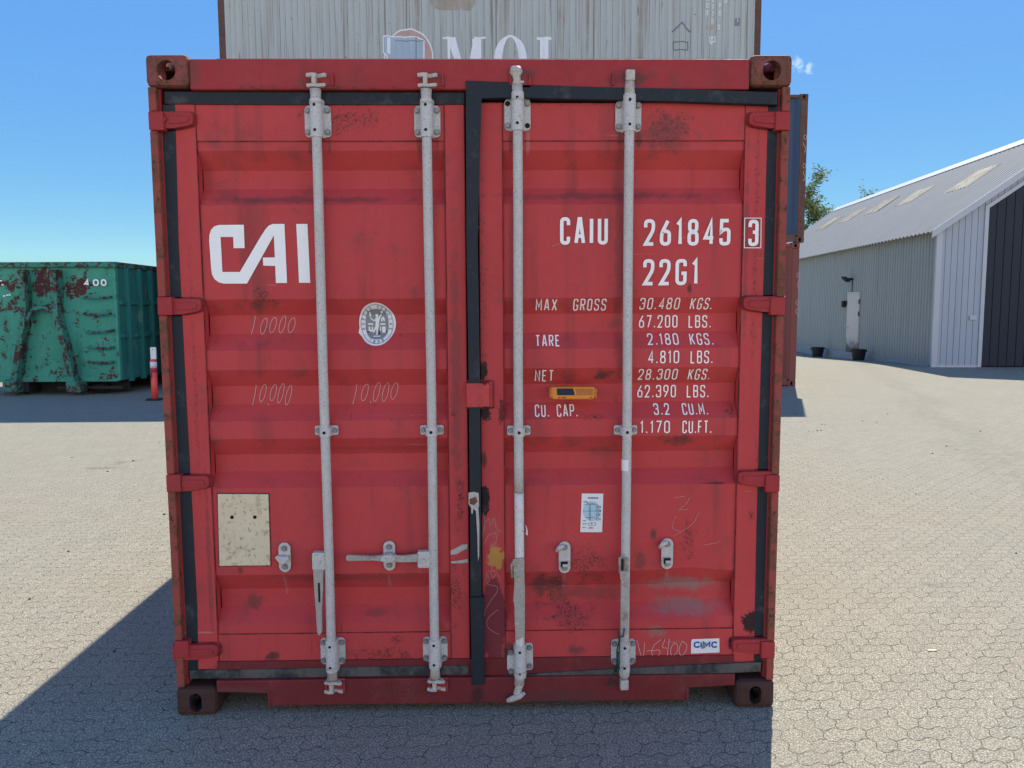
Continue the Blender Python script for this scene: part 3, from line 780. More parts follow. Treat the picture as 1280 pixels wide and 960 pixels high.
def cam_knob(parent, x, zn, ze, lean=0., wide=.026):
    s = 1 if ze > zn else -1; m = MB(); y = BY; h = abs(ze-zn)
    m.tube([(x, y, zn-s*.055), (x, y, zn-s*.040), (x+lean*.3, y, zn)], [.0225, .019, .021], 14)
    m.tube([(x, y, zn-s*.058), (x, y, zn-s*.052)], .025, 14)
    m.tube([(x+lean*.3, y, zn-s*.002), (x+lean*.5, y-.004, zn+s*h*.25), (x+lean*.8, y-.002, zn+s*h*.5), (x+lean, y-.004, zn+s*h*.72), (x+lean, y-.004, ze)], [.022, .015, .016, wide, wide*.8], 9)
    m.prism([(x+lean-wide*.3, y-.02), (x+lean+wide*1.1, y-.016), (x+lean+wide*1.2, y), (x+lean-.1*wide, y+.014)], *sorted((zn+s*h*.05, zn+s*h*.18)), 'z', .002)
    return m.build('cam', M_CAM, parent)
def keeper(x, z, s):
    m = MB()
    for sx in (-1, 1): m.prism([(x+sx*.036+.012, z-.022), (x+sx*.036+.020, z-.022), (x+sx*.036+.020, z+.022), (x+sx*.036+.012, z+.022)], -.004, .0118, 'y', .002)
    m.box(x-.022, x+.056, .006, .0122, z-.030, z+.030, .002)
    return m.build('cam_keeper', [M_RED], red)

def wob(x, z0, z1):
    k = 14
    return [(x+.0022*math.sin(2.3*z+x*9)*math.sin(math.pi*min(1, max(0, (z-.3)/1.9))), BY+.0015*math.sin(3.1*z+x*5), z) for z in [z0+(z1-z0)*i/k for i in range(k+1)]]
def bar(x, top, bot, mat, low_mat=None, zsplit=None):
    m = MB(); n = 16
    if low_mat:
        m.tube(wob(x, zsplit+.002, top), .0185, n); m.mi = 1
        m.tube(wob(x, bot, zsplit), .0188, n)
    else: m.tube(wob(x, bot, top), .0185, n)
    return m.build('locking_bar', [mat, low_mat or mat], red)
def hub(m, px0, py0, px1, py1, y0=-.012):
    a = U(px0, py0, 0); b = U(px1, py1, 0)
    m.prism(rrect((a.x+b.x)/2, (a.z+b.z)/2, b.x-a.x, a.z-b.z, .008), y0, .018, 'y', .003); bolt(m, (a.x+b.x)/2, (a.z+b.z)/2, y0, .007, .006, 10)

BX = (-.5855, -.170, .1745, .599)
# bar one: hanging handle
x = BX[0]; b1 = bar(x, zat(400, 128), zat(412, 848), M_GALV)
bearing(b1, x, zat(398, 152.5, YS), .118); guide(b1, x, zat(409, 537.5, YS)); bearing(b1, x, zat(416, 813, YS), .112)
cam_open(b1, x, zat(398, 107), zat(397, 92)); cam_open(b1, x, zat(415, 853), zat(415, 866))
m = MB(); hub(m, 390.5, 690, 407, 712)
P = lambda px, py, y=-.008: U(px, py, y)
pts = [(391.5, 711), (404.5, 711), (404, 735), (402.5, 760), (402.5, 790), (400.5, 793.5), (398, 793.5), (396.5, 790), (395, 760), (393, 735)]
m.mi = 1; m.prism([(P(*p).x, P(*p).z) for p in pts], -.014, .004, 'y', .004)
m.mi = 2; m.box(P(398, 735).x, P(400.5, 735).x, -.0150, -.0135, P(399, 752).z, P(399, 728).z)
m.build('handle', [M_GALV, M_HANDLE, M_HOLE], b1)
# bar two: handle lying across to its retainer
x = BX[1]; b2 = bar(x, zat(535, 128), zat(543, 845), M_GALV)
bearing(b2, x, zat(535, 152.5, YS), .118); guide(b2, x, zat(540, 537, YS)); bearing(b2, x, zat(544.5, 810.5, YS), .104)
cam_open(b2, x, zat(535, 107), zat(535, 92)); cam_open(b2, x, zat(544, 851), zat(544, 863))
m = MB(); hub(m, 522, 688.5, 538.5, 709)
m.mi = 1
m.prism([(P(*p).x, P(*p).z) for p in [(523, 692), (523, 702), (505, 702), (496, 700.5), (488, 702.5), (478, 701), (465, 699.5), (434, 701), (432.5, 698), (434, 693.5), (465, 694.5), (478, 693.5), (488, 691), (496, 694.5), (505, 694)]], -.016, -.004, 'y', .004)
for k in range(9): m.box(P(436+k*3.3, 697).x, P(437.8+k*3.3, 697).x, -.0176, -.010, P(437, 700.5).z, P(437, 694.5).z, .001)
m.build('handle', [M_GALV, M_HANDLE], b2)
# bars three and four: handles folded down along the bar
for (x, top, bot, mat, low, zs, br, cams) in (
        (BX[2], zat(648, 122), zat(649, 845), M_GALV, M_WHT, zat(649, 616), (144, 820, .112), 'a'),
        (BX[3], zat(787, 125), zat(780, 838), M_GALV, None, None, (146, 813.5, .106), 'b')):
    b = bar(x, top, bot, mat, low, zs)
    if cams == 'a':
        bearing(b, x, zat(648, 144, YS), .120, rivets=(0, 1, 1, 0)); guide(b, x, zat(649, 537.5, YS)); bearing(b, x+.001, zat(650, 820, YS), .115, bent=1.)
        cam_knob(b, x, zat(648, 106), zat(646, 84), -.006, .026); cam_knob(b, x, zat(649, 855), zat(646, 871), -.010, .018)
        m = MB(); m.tube([U(634, 876, -.01), U(640, 873.5, -.014), U(650, 870, -.014), U(656, 866, -.008)], [.008, .013, .012, .007], 8); m.build('cam', M_CAM, b)
    else:
        bearing(b, x, zat(787, 146, YS), .116); guide(b, x, zat(779, 537, YS)); bearing(b, x, zat(778, 814, YS), .108)
        m = MB(); zt_, zb_ = zat(787, 88), zat(787, 101)
        m.tube([(x, BY, zt_-.125), (x, BY, zb_-.03), (x, BY, zb_)], [.022, .019, .017], 14); m.box(x-.017, x+.017, BY-.022, BY+.018, zb_-.002, zt_, .005); m.build('cam', M_CAM, b)
        m = MB(); zt_, zb_ = zat(777, 848), zat(777, 861)
        m.tube([(x, BY, zat(777, 834)), (x, BY, zt_+.012), (x, BY, zt_)], [.0225, .021, .015], 14); m.box(x-.018, x+.016, BY-.020, BY+.015, zb_, zt_-.002, .005); m.build('cam', M_CAM, b)
    m = MB()
    if cams == 'a':
        m.prism([(P(*p, -.02).x, P(*p, -.02).z) for p in [(641, 699), (655, 697), (656, 740), (656, 795), (645, 800), (643.5, 780), (644, 757), (641.5, 750), (642.5, 740), (644, 728), (642, 712)]], -.026, -.016, 'y', .003)
        m.tube([P(640, 722, -.022), P(639.5, 706, -.024), P(643, 700, -.024), P(649, 700, -.022)], .0045, 8)
    else:
        m.prism([(P(*p, -.02).x, P(*p, -.02).z) for p in [(774, 697), (785, 697), (786.5, 745), (785, 758), (784.5, 792), (776, 797), (775.5, 760), (776.5, 730), (774.5, 715)]], -.026, -.016, 'y', .003)
        m.mi = 1; m.prism(rrect(P(778, 706, -.026).x, P(778, 706, -.026).z, .010, .050, .0048), -.0275, -.0262, 'y'); m.mi = 0
        m.tube([P(774.3, 716, -.026), P(774.3, 698, -.028), P(778, 694.5, -.028), P(781.8, 698, -.028), P(781.8, 714, -.026)], .0038, 8)
    m.build('handle', [M_HANDLE, M_HOLE], b)
for (px, py, s) in ((408, 100, 1), (546, 100, 1), (655, 99, 1), (783, 99, 1), (424, 858, -1), (553, 857, -1)): keeper(xat(px-10, py), zat(px, py), s)

# handle retainers on the doors
def retainer(px, py, hpx, kind):
    a = U(px, py, YS); m = MB(); h = hpx/322.
    m.prism(rrect(a.x, a.z, .047, h, .0225, 7), YS-.009, YS-.001, 'y', .002)
    if kind == 'catch':
        m.prism([(a.x-.034, a.z+.004), (a.x-.026, a.z+.012), (a.x+.020, a.z+.010), (a.x+.022, a.z-.006), (a.x+.004, a.z-.012), (a.x-.006, a.z-.020), (a.x-.018, a.z-.018), (a.x-.020, a.z-.006)], YS-.030, YS-.010, 'y', .003)
    elif kind == 'closed':
        m.prism(ell(a.x, a.z+.002, .030, .016, 16), YS-.058, YS-.010, 'y', .004)
    else:
        m.tube([(a.x-.034, YS-.016, a.z+.028), (a.x-.020, YS-.020, a.z+.046), (a.x-.002, YS-.018, a.z+.052)], [.007, .011, .008], 8)
        m.prism([(a.x-.016, a.z-.036), (a.x+.014, a.z-.036), (a.x+.012, a.z-.014), (a.x-.014, a.z-.014)], YS-.020, YS-.008, 'y', .002)
    m.mi = 1
    for s in (-1, 1): bolt(m, a.x, a.z+s*(h/2-.023), YS-.009, .009)
    if kind == 'hook':
        m.mi = 2; m.box(a.x-.016, a.x+.012, YS-.0212, YS-.0195, a.z-.024, a.z-.0135); m.box(a.x-.016, a.x-.009, YS-.0214, YS-.0196, a.z-.036, a.z-.0137)
    return m.build('handle_retainer', [M_GALV, M_BOLT, M_HOLE], red)
retainer(356.5, 696, 39, 'catch'); retainer(487, 694, 39, 'closed'); retainer(705.5, 696, 42, 'hook'); retainer(833.5, 691.5, 41, 'hook')

# wire seal round the right hand bar
m = MB()
w = [U(*p) for p in ((773, 789, -.02), (774, 800, -.035), (771, 815, -.038), (771.5, 828, -.04), (767, 842, -.03), (761, 852, -.02), (760, 857, -.015), (766, 858, -.02), (771, 850, -.034), (774, 835, -.042), (774, 815, -.042), (775, 795, -.036), (779, 796, -.036), (781, 780, -.030))]
sm = []
for i in range(len(w)-1):
    for t in (0, .33, .66): sm.append(w[i].lerp(w[i+1], t))
m.tube(sm, .0028, 6); m.tube([w[2]+Vector((.004, 0, 0)), w[3]+Vector((.005, -.004, 0)), w[4]+Vector((.007, -.004, .01))], .006, 6)
m.build('wire_seal', M_WIRE, red)

# ------------------------------------------------------------------ lettering and stickers on the doors
def cz(lst): return [(200+a/4, 260+b/4) for a, b in lst]
CA = [(420, 84), (424, 201), (369, 201), (367, 145), (304, 145), (313, 320), (400, 320), (505, 142), (530, 104), (545, 88), (566, 80), (623, 80), (636, 375), (580, 375), (577, 290), (517, 288), (515, 248), (575, 247), (570, 137), (436, 378), (320, 378), (295, 372), (273, 355), (261, 332), (257, 305), (247, 165), (248, 135), (256, 110), (272, 92), (296, 85)]
II = [(682, 80), (738, 80), (752, 374), (696, 374)]
drape('lettering', [([dpoly(cz(CA)), dpoly(cz(II))], 0)], M_LET, dl)
T = []
for st, b, sw in (('CAIU', (700, 271.5, 759.8, 306), .0136), ('261845', (804.7, 274, 913, 307.3), .0136), ('22G1', (803.7, 324, 873, 356.8), .0136)):
    T += dtext(st, *b, sw=sw, gap=.62)
T3 = dtext('3', 934.5, 275, 947.3, 307.8, sw=.0136)
q = [UD(*p) for p in ((930, 273), (950.5, 273), (950, 310), (929.5, 310))]; T3 += ribbon(q, .0028, True)
drape('lettering', [(T3, 0)], M_LET, dr, yfun=YS, off=.003)
for st, b in (('MAX', (669.7, 373.7, 696.3, 388.5)), ('GROSS', (716.5, 373.5, 757.7, 388.5)), ('TARE', (669.3, 418.7, 699.5, 433.2)), ('NET', (668.7, 462.6, 692, 476.7)), ('CU. CAP.', (668.5, 505.5, 721.8, 521.2)),
              ('30.480', (799.7, 372.3, 849.5, 386.9)), ('KGS.', (863, 372.3, 890.7, 386.9)), ('67.200', (798.5, 394, 846.7, 409.7)), ('LBS.', (860.5, 394, 888.4, 409.7)),
              ('2.180', (809, 416.7, 847.8, 431.2)), ('KGS.', (861.8, 416.5, 890.7, 431.2)), ('4.810', (810, 438.3, 848.8, 454.2)), ('LBS.', (863, 438.3, 890.7, 454.2)),
              ('28.300', (797.7, 461.2, 846.7, 474.7)), ('KGS.', (860.3, 461, 887.7, 474.7)), ('62.390', (796.5, 481.3, 844.7, 496.8)), ('LBS.', (858.3, 481.3, 885.7, 496.8)),
              ('3.2', (816.7, 504, 836.5, 518.6)), ('CU.M.', (852.5, 503.7, 884.2, 518.6)), ('1.170', (800, 526, 837.2, 541.5)), ('CU.FT.', (852.8, 525.7, 889.2, 541.5))):
    T += dtext(st, *b, sw=.0049, gap=.55)
drape('lettering', [(T, 0)], M_LET, dr)
# scratched figures
def hand(st, x0, y0, x1, y1, seed):
    rnd = random.Random(seed); out = []; n = len(st.replace('.', ''))+.35*st.count('.'); w = (x1-x0)/n; x = x0
    for c in st:
        if c == '.':
            out += dline([(x+.10*w, y1-2), (x+.16*w, y1+1)], .0024); x += .35*w; continue
        dy = rnd.uniform(-1.6, 1.6); a, b = y0+dy, y1+dy+rnd.uniform(-2, 1)
        if c == '1': out += dline([(x+.55*w, a+1), (x+.42*w, (a+b)/2), (x+.10*w, b+1)], .0024, .01)
        else:
            cx, cy = x+.48*w, (a+b)/2; rx, ry = .36*w*rnd.uniform(.85, 1.1), (b-a)/2*rnd.uniform(.82, 1.0); t0 = rnd.uniform(-1.3, -.7)
            pts = []
            for k in range(19):
                t = t0-2*math.pi*1.06*k/18; px_ = rx*math.cos(t)*(1-.012*k); py_ = ry*math.sin(t)
                pts.append((cx+px_-.24*py_, cy+py_))
            out += dline(pts, .0022)
        x += w
    return out
for b, st in (((313, 395, 371, 418), '10000'), ((315, 480, 366, 506), '10.000'), ((440, 478, 499, 503), '10.000')):
    drape('scratch_writing', [(hand(st, *b, int(b[0]+b[1])), 0)], M_CHALK, dl)
K = []
for pts in ([(796, 800), (800, 815), (803, 826.5), (805, 812), (805.5, 803)], [(808, 813.5), (816, 812.5)], [(826, 799), (817, 806), (814, 815), (817, 823), (822, 821), (826, 813.5), (821, 811.5), (816, 814)],
            [(831, 799), (827, 809), (834, 810)], [(836.5, 798), (833.5, 822)], [(843, 803), (838.5, 809), (838, 817), (841, 820.5), (846, 815), (847.5, 807), (843, 803)], [(853, 801), (849, 808), (848.5, 816), (852, 820), (857, 814), (859, 806), (853, 801)]):
    K += dline(pts, .0026, .01)
drape('scratch_writing', [(K, 0)], M_CHALK, dr)
K = []
for pts in ([(603, 668), (606, 655), (611, 645), (613, 658), (618, 644), (620, 660), (626, 662)], [(605, 680), (610, 668), (620, 664), (621, 676), (614, 682)], [(608, 716), (613, 722), (608, 726), (622, 728), (622, 733), (612, 746), (606, 758), (606, 766)],
            [(623, 755), (613, 765), (608, 775), (609, 783), (616, 789), (624, 792.5)], [(607, 702), (612, 690), (609, 706), (617, 700), (613, 712), (622, 715)], [(608, 722), (608, 714), (613, 712), (616, 722), (620, 714), (626, 722)], [(604, 640), (607, 652), (605, 664)]):
    drape('scratch_mark', [(dline(pts, .0017, .02), 0)], M_SCR, dr, yfun=YS)
K = []
for pts in ([(944, 490), (935, 505), (934, 530), (939, 545), (938, 580)], [(842, 622), (856, 620)], [(862, 622), (856, 632), (846, 638), (860, 636)], [(845, 645), (838, 660), (850, 664)], [(874, 640), (866, 655), (852, 664), (842, 670)], [(880, 681), (897, 678), (900, 675)], [(690, 308), (700, 304)]):
    drape('scratch_mark', [(dline(pts, .0018, .02), 0)], M_SCR, dr)

# inspection emblem
cx, cz_ = UD(471.5, 405); rx = .073; rz = .085
random.seed(3)
outer = [(cx+rx*math.cos(t)*(1+.03*math.sin(3*t+1)), cz_+rz*math.sin(t)) for t in [2*math.pi*k/40 for k in range(40)]]
outer[22] = (cx-rx*.98, cz_-.02); outer[23] = (cx-rx*1.02, cz_-.035)
L1 = [outer]
ring = ribbon(ell(cx, cz_, .064, .077, 36), .0022, True)
inner = ell(cx, cz_, .046, .060, 28, 2.6)
fig = [[(-.004, .040), (.004, .040), (.006, .032), (.004, .026), (-.002, .026), (-.006, .033)],
       [(-.006, .024), (.006, .026), (.016, .040), (.019, .038), (.010, .018), (.007, .004), (.008, -.006), (.004, -.020), (.003, -.043), (-.003, -.043), (-.003, -.018), (-.012, -.034), (-.017, -.032), (-.007, -.010), (-.005, .006), (-.007, .014), (-.020, .022), (-.023, .027), (-.026, .024), (-.020, .017), (-.010, .010)],
       [(-.028, .030), (-.022, .029), (-.021, .042), (-.025, .050), (-.029, .042)], [(.016, .042), (.024, .044), (.022, .054), (.016, .050)],
       [(-.034, .003), (-.014, .003), (-.014, -.003), (-.034, -.003)], [(.012, .003), (.032, .003), (.032, -.003), (.012, -.003)],
       [(-.032, -.010), (-.026, -.010), (-.026, -.022), (-.020, -.022), (-.020, -.010), (-.015, -.010), (-.015, -.030), (-.032, -.030)], [(.016, .010), (.021, .010), (.022, .022), (.026, .010), (.030, .012), (.030, .022), (.024, .030), (.016, .022)],
       [(.011, -.010), (.015, -.010), (.015, -.028), (.011, -.028)], [(.019, -.010), (.032, -.010), (.032, -.034), (.019, -.034)], [(-.014, -.046), (.014, -.046), (.014, -.050), (-.014, -.050)]]
fig = [[(cx+a*1.05, cz_+b) for a, b in p] for p in fig]
def arc_text(st, a0, a1, rx_, rz_, h, sw, inward=False):
    out = []
    n = len(st)
    for i, c in enumerate(st):
        if c == ' ': continue
        t = math.radians(a0+(a1-a0)*i/(n-1)); bx, bz = cx+rx_*math.cos(t), cz_+rz_*math.sin(t)
        ph = t-math.pi/2 if not inward else t+math.pi/2
        w = h*.55*min(1, max(.3, GL[c][0]))
        for pl in text(c, -w/2, -h/2, w/2, h/2, sw):
            out.append([(bx+p.x*math.cos(ph)-p.y*math.sin(ph), bz+p.x*math.sin(ph)+p.y*math.cos(ph)) for p in pl])
    return out
AT = arc_text('BUREAU VERITAS', 196, -16, .0555, .0685, .0125, .0022)+arc_text('1828', 244, 296, .0555, .0690, .0125, .0022, True)
pins = [ell(cx+.037, cz_-.030, .003, .003, 6), [(cx+.004, cz_-.025), (cx+.010, cz_-.027), (cx+.010, cz_-.042), (cx+.004, cz_-.042)], [(cx-.040, cz_-.029), (cx-.028, cz_-.028), (cx-.03, cz_-.033), (cx-.041, cz_-.033)]]
drape('round_sticker', [(L1, 0), (ring, 1), ([inner], 1), (fig, 0), (AT, 1), (pins, 2)], [M_WHITE, M_GREYV, M_STRAP], dl)
# paper form with a blue disc
def q2(l): return [(720+a/16, 610+b/16) for a, b in l]
paper = dpoly(q2([(115, 108), (545, 110), (522, 880), (83, 880)]))
disc = [UD(720+(315+175*math.cos(t))/16, 610+(458+200*math.sin(t))/16) for t in [2*math.pi*k/32 for k in range(32)]]
ln = []
for pts in ([(145, 330), (420, 322)], [(135, 457), (400, 457)], [(265, 330), (262, 650)], [(180, 585), (380, 585)], [(255, 692), (395, 692), (392, 742), (255, 742), (255, 692)], [(235, 310), (380, 310)], [(290, 340), (285, 640)]):
    ln += ribbon([UD(*p) for p in q2(pts)], .0014)
tx = []
for k in range(4):
    y = 345+k*82; o_ = ell(0, 0, 1, 1, 14)
    tx += ribbon([UD(720+(425+25*a)/16, 610+(y+25+26*b)/16) for a, b in o_], .0016, True)
    tx += dtext('ABFE'[k], 720+470/16, 610+(y+5)/16, 720+495/16, 610+(y+48)/16, sw=.0018)
for (a, b, c, w_) in ((240, 195, 440, 26), (130, 648, 195, 14), (130, 712, 220, 14), (130, 785, 200, 12), (255, 792, 345, 22)):
    xx = a
    while xx < c:
        e = xx+random.uniform(12, 34); tx.append(dpoly(q2([(xx, b-w_/2), (min(e, c), b-w_/2), (min(e, c), b+w_/2), (xx, b+w_/2)]))); xx = e+8
tx.append(dpoly(q2([(300, 690), (322, 690), (316, 722), (304, 722)])))
tx += dline(q2([(150, 260), (175, 290), (200, 250), (225, 300), (240, 285)]), .0016)
drape('paper_form', [([paper], 0), ([disc], 1), (ln, 2), (tx, 2)], [M_WHITE, M_BLUEV, M_INK], dr)
# blue lettered sticker
q5 = lambda l: [(740+a/8, 780+b/8) for a, b in l]
st_ = dpoly(q5([(1000, 150), (1272, 141), (1273, 282), (988, 294), (990, 175)]))
tt = []
for c, (a, b) in zip('CIMC', ((1015, 1075), (1085, 1095), (1105, 1182), (1190, 1248))): tt += dtext(c, *q5([(a, 172)])[0], *q5([(b, 236)])[0], sw=.0068)
gg = [dpoly(q5([(1086, 225), (1096, 214), (1118, 196), (1134, 178), (1144, 182), (1140, 214), (1128, 238), (1104, 244), (1090, 243)]))]
hh = dtext('0000'.replace('0', 'I'), *q5([(1130, 246)])[0], *q5([(1235, 256)])[0], sw=.0012)
drape('makers_sticker', [([st_], 0), (tt, 1), (gg, 2)], [M_WHITE, M_LOGO, simple('worn_grey_spot', (.30, .27, .24), .8, 0, .3, 200)], dr)
# beige plate
m = MB(); pl = [UD(180+a/4, 480+b/4) for a, b in [(370, 549), (623, 550), (633, 905), (379, 908)]]
m.prism(pl, YP-.0045, YP-.0005, 'y', .001); m.mi = 1
cxp = sum(p[0] for p in pl)/4; czp = sum(p[1] for p in pl)/4
m.prism([(cxp+(p[0]-cxp)*1.035, czp+(p[1]-czp)*1.025) for p in pl], YP-.0018, YP, 'y')
for a, b in ((442, 665), (556, 664)):
    m.mi = 2; p = UD(180+a/4, 480+b/4); m.tube([(p[0], YP-.0044, p[1]), (p[0], YP-.0054, p[1])], .0075, 12)
m.build('data_plate', [M_PLATE, M_SEAM, M_HOLE], dl)
# orange solar tracker
m = MB(); y0 = door_y(UD(716, 492)[1])
yf = .006; a = U(691, 485, yf); b = U(742, 499, yf)
body = [(689.5, 484), (742, 483.5), (746.5, 487), (746, 495), (741, 499.5), (692, 499.5), (687, 495.5), (687, 487)]
m.prism([(U(*p, yf).x, U(*p, yf).z) for p in body], yf, .070, 'y', .006)
m.mi = 1
for s in (688, 744):
    for k in range(3):
        p = U(s+.6, 487.5+k*4, yf); m.tube([(p.x, yf-.0035, p.z), (p.x, yf+.004, p.z)], .0055, 8)
m.mi = 2; m.prism([(U(*p, yf).x, U(*p, yf).z) for p in [(696, 485.5), (716.5, 485.5), (718.5, 494), (696.5, 494)]], yf-.0022, yf+.002, 'y', .0008)
m.mi = 1; m.prism([(U(*p, yf).x, U(*p, yf).z) for p in [(719, 485.8), (741, 485.8), (741, 494), (721, 494)]], yf-.0012, yf+.002, 'y', .0006)
m.mi = 3
for k, w_ in enumerate((2.0, 5, 2)):
    p = U((699, 703, 738)[k], 497, yf); m.box(p.x-.002, p.x+w_*.0026, yf-.0010, yf+.002, p.z-.0022, p.z+.0022)
m.build('solar_tracker', [M_ORANGE, M_ORANGE2, M_SOLAR, M_INK], red)
# label remnant on the fourth bar, paint splashes on the middle gasket
m = MB(); a = U(782, 575, -.016); b = U(782, 589, -.016); r = .0193
for k in range(6):
    t0, t1 = math.radians(190+k*25), math.radians(215+k*25); m.mi = 0 if k < 4 else 1
    m.poly([(BX[3]+r*math.cos(t0), BY+r*math.sin(t0), b.z), (BX[3]+r*math.cos(t1), BY+r*math.sin(t1), b.z), (BX[3]+r*math.cos(t1), BY+r*math.sin(t1), a.z), (BX[3]+r*math.cos(t0), BY+r*math.sin(t0), a.z)])
m.build('label_scrap', [M_WHITE, simple('blue_label', (.05, .30, .62), .5)], red)
c4 = lambda l: [(460+a/4, 480+b/4) for a, b in l]
def gp(l, y=.003): return [(U(*p, y).x, U(*p, y).z) for p in c4(l)]
drape('paint_splash', [([gp([(503, 543), (530, 538), (553, 545), (556, 610), (552, 618), (557, 700), (556, 860), (550, 885), (547, 760), (543, 690), (540, 635), (527, 622), (523, 650), (517, 645), (516, 620), (503, 600)])], 0),
                       ([gp([(507, 575), (540, 562), (548, 588), (530, 605), (510, 600)])], 1)], [M_DRIP, M_CAST], dr, yfun=.003)
drape('paint_splash', [([dpoly(c4([(414, 830), (440, 818), (470, 800), (498, 798), (497, 820), (470, 832), (445, 848), (414, 850)])), dpoly(c4([(416, 884), (450, 880), (500, 872), (500, 890), (460, 893), (416, 893)]))], 0)], [M_DRIP], dl, yfun=YS)
drape('paint_splash', [([dpoly(c4([(786, 700), (792, 712), (799, 735), (798, 758), (788, 750), (791, 728)]))], 0)], [M_WHITE], dr)
# ------------------------------------------------------------------ the stacked containers behind
YR, L40, H40, W40 = 12.75, 12.19, 2.895, 2.438
def steel_mat(name, a, b, streak=(.16, .10, .065), amt=.5, rust=.3, ribs_=False):
    n = NT(name, .6, 0, .3)
    c = n.mix(n.noise(.9, 4, .6, stretch=(1, 1, .5)), a, b)
    s1 = n.noise(5.5, 5, .65, stretch=(1, 1, .03)); s2 = n.noise(1.1, 3, .6)
    c = n.mix(n.mul(n.rng(s1, .52, .74), n.rng(s2, .3, .65, amt*.3, amt)), c, streak)
    c = n.mix(n.rng(n.noise(9, 5, .7, stretch=(1, 1, .12)), .64, .72, 0, .6*amt+.2), c, (.10, .055, .035))
    c = n.mix(n.mul(n.rng(n.noise(16, 3, .6, stretch=(1, 1, .012)), .60, .68), .75*amt), c, (.17, .125, .09))
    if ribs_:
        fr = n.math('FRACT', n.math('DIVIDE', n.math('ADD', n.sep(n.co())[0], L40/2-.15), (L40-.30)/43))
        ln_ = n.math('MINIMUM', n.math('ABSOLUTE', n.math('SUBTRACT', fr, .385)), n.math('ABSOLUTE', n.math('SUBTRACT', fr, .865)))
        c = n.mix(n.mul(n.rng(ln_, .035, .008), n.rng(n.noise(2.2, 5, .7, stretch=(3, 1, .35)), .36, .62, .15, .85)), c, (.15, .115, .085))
    c = n.mix(n.rng(n.noise(14, 5, .7), .68-.1*rust, .74-.1*rust, 0, .8), c, (.085, .04, .028))
    n.col(c); return n.m
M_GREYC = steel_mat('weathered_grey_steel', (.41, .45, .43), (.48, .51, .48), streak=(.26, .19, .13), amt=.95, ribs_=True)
M_BLUEC = steel_mat('blue_steel', (.028, .060, .115), (.036, .075, .14), amt=.3)
M_BRNC = steel_mat('oxide_red_steel', (.17, .050, .045), (.22, .065, .055), streak=(.08, .035, .03), amt=.5, rust=.5)
M_GRNC = steel_mat('pale_steel', (.22, .23, .22), (.28, .29, .27), amt=.4)
def container40(loc, label, sheet, frame, group, full=True):
    t = empty('shipping_container', loc); tag(t, label, 'container', group)
    hx = L40/2
    for sx in (-1, 1):
        for yy, sy in ((0, 1), (W40, -1)):
            for top in (True, False): casting(t, sx*hx, yy, H40 if top else 0, -sx, sy, top, frame, True)
            m = MB(); X = lambda a: sx*a
            y0, y1 = (.006, .11) if yy == 0 else (W40-.11, W40-.006)
            m.box(X(hx-.006), X(hx-.15), y0, y1, CH+.001, H40-CH-.001, .006); m.build('corner_post', frame, t)
        pr = corr_profile(W40-.24, .25, .04); m = MB()
        for (s0, d0), (s1, d1) in zip(pr, pr[1:]):
            m.poly([(X(hx-.014-d0), .12+s0, .12), (X(hx-.014-d1), .12+s1, .12), (X(hx-.014-d1), .12+s1, H40-.08), (X(hx-.014-d0), .12+s0, H40-.08)])
        m.build('end_panel', sheet, t)
    pr = corr_profile(L40-.30, .2766, .036)
    for yy, s in ((.016, 1), (W40-.016, -1)):
        m = MB()
        for (s0, d0), (s1, d1) in zip(pr, pr[1:]):
            m.poly([(-hx+.15+s0, yy+s*d0, .15), (-hx+.15+s1, yy+s*d1, .15), (-hx+.15+s1, yy+s*d1, H40-.075), (-hx+.15+s0, yy+s*d0, H40-.075)])
        m.build('side_panel', sheet, t)
        a, b = sorted((yy-s*.012, yy+s*.05))
        m = MB(); m.box(-hx+.18, hx-.18, a, b, H40-.08, H40-.020, .005); m.build('top_rail', frame, t)
        m = MB(); m.box(-hx+.18, hx-.18, a, b, .020, .16, .005); m.build('bottom_rail', frame, t)
    m = MB(); m.box(-hx+.1, hx-.1, .06, W40-.06, H40-.04, H40-.022); m.build('roof', sheet, t)
    m = MB(); m.box(-hx+.1, hx-.1, .06, W40-.06, .12, .15); m.build('floor', frame, t)
    return t, pr
grp = 'forty foot containers stacked behind'
front_low, _ = container40((.063, YR, 0), 'oxide red container at the bottom of the two-high stack, nearest the shed', M_BRNC, M_BRNC, grp)
front_up, _ = container40((.145, YR, H40), 'blue container with brown corner posts, on top of the oxide red one', M_BLUEC, M_BROWN, grp)
YB = YR+2.5
container40((-.01, YB, 0), 'lowest container of the stack that carries the grey MOL one', M_GRNC, M_BROWN, grp)
container40((-.01, YB, H40), 'middle container of the stack, directly under the grey MOL one', M_BRNC, M_BROWN, grp)
mol, prm = container40((-.01, YB, 2*H40), 'weathered grey container with MOL lettering, topmost of the back stack', M_GREYC, M_BROWN, grp)
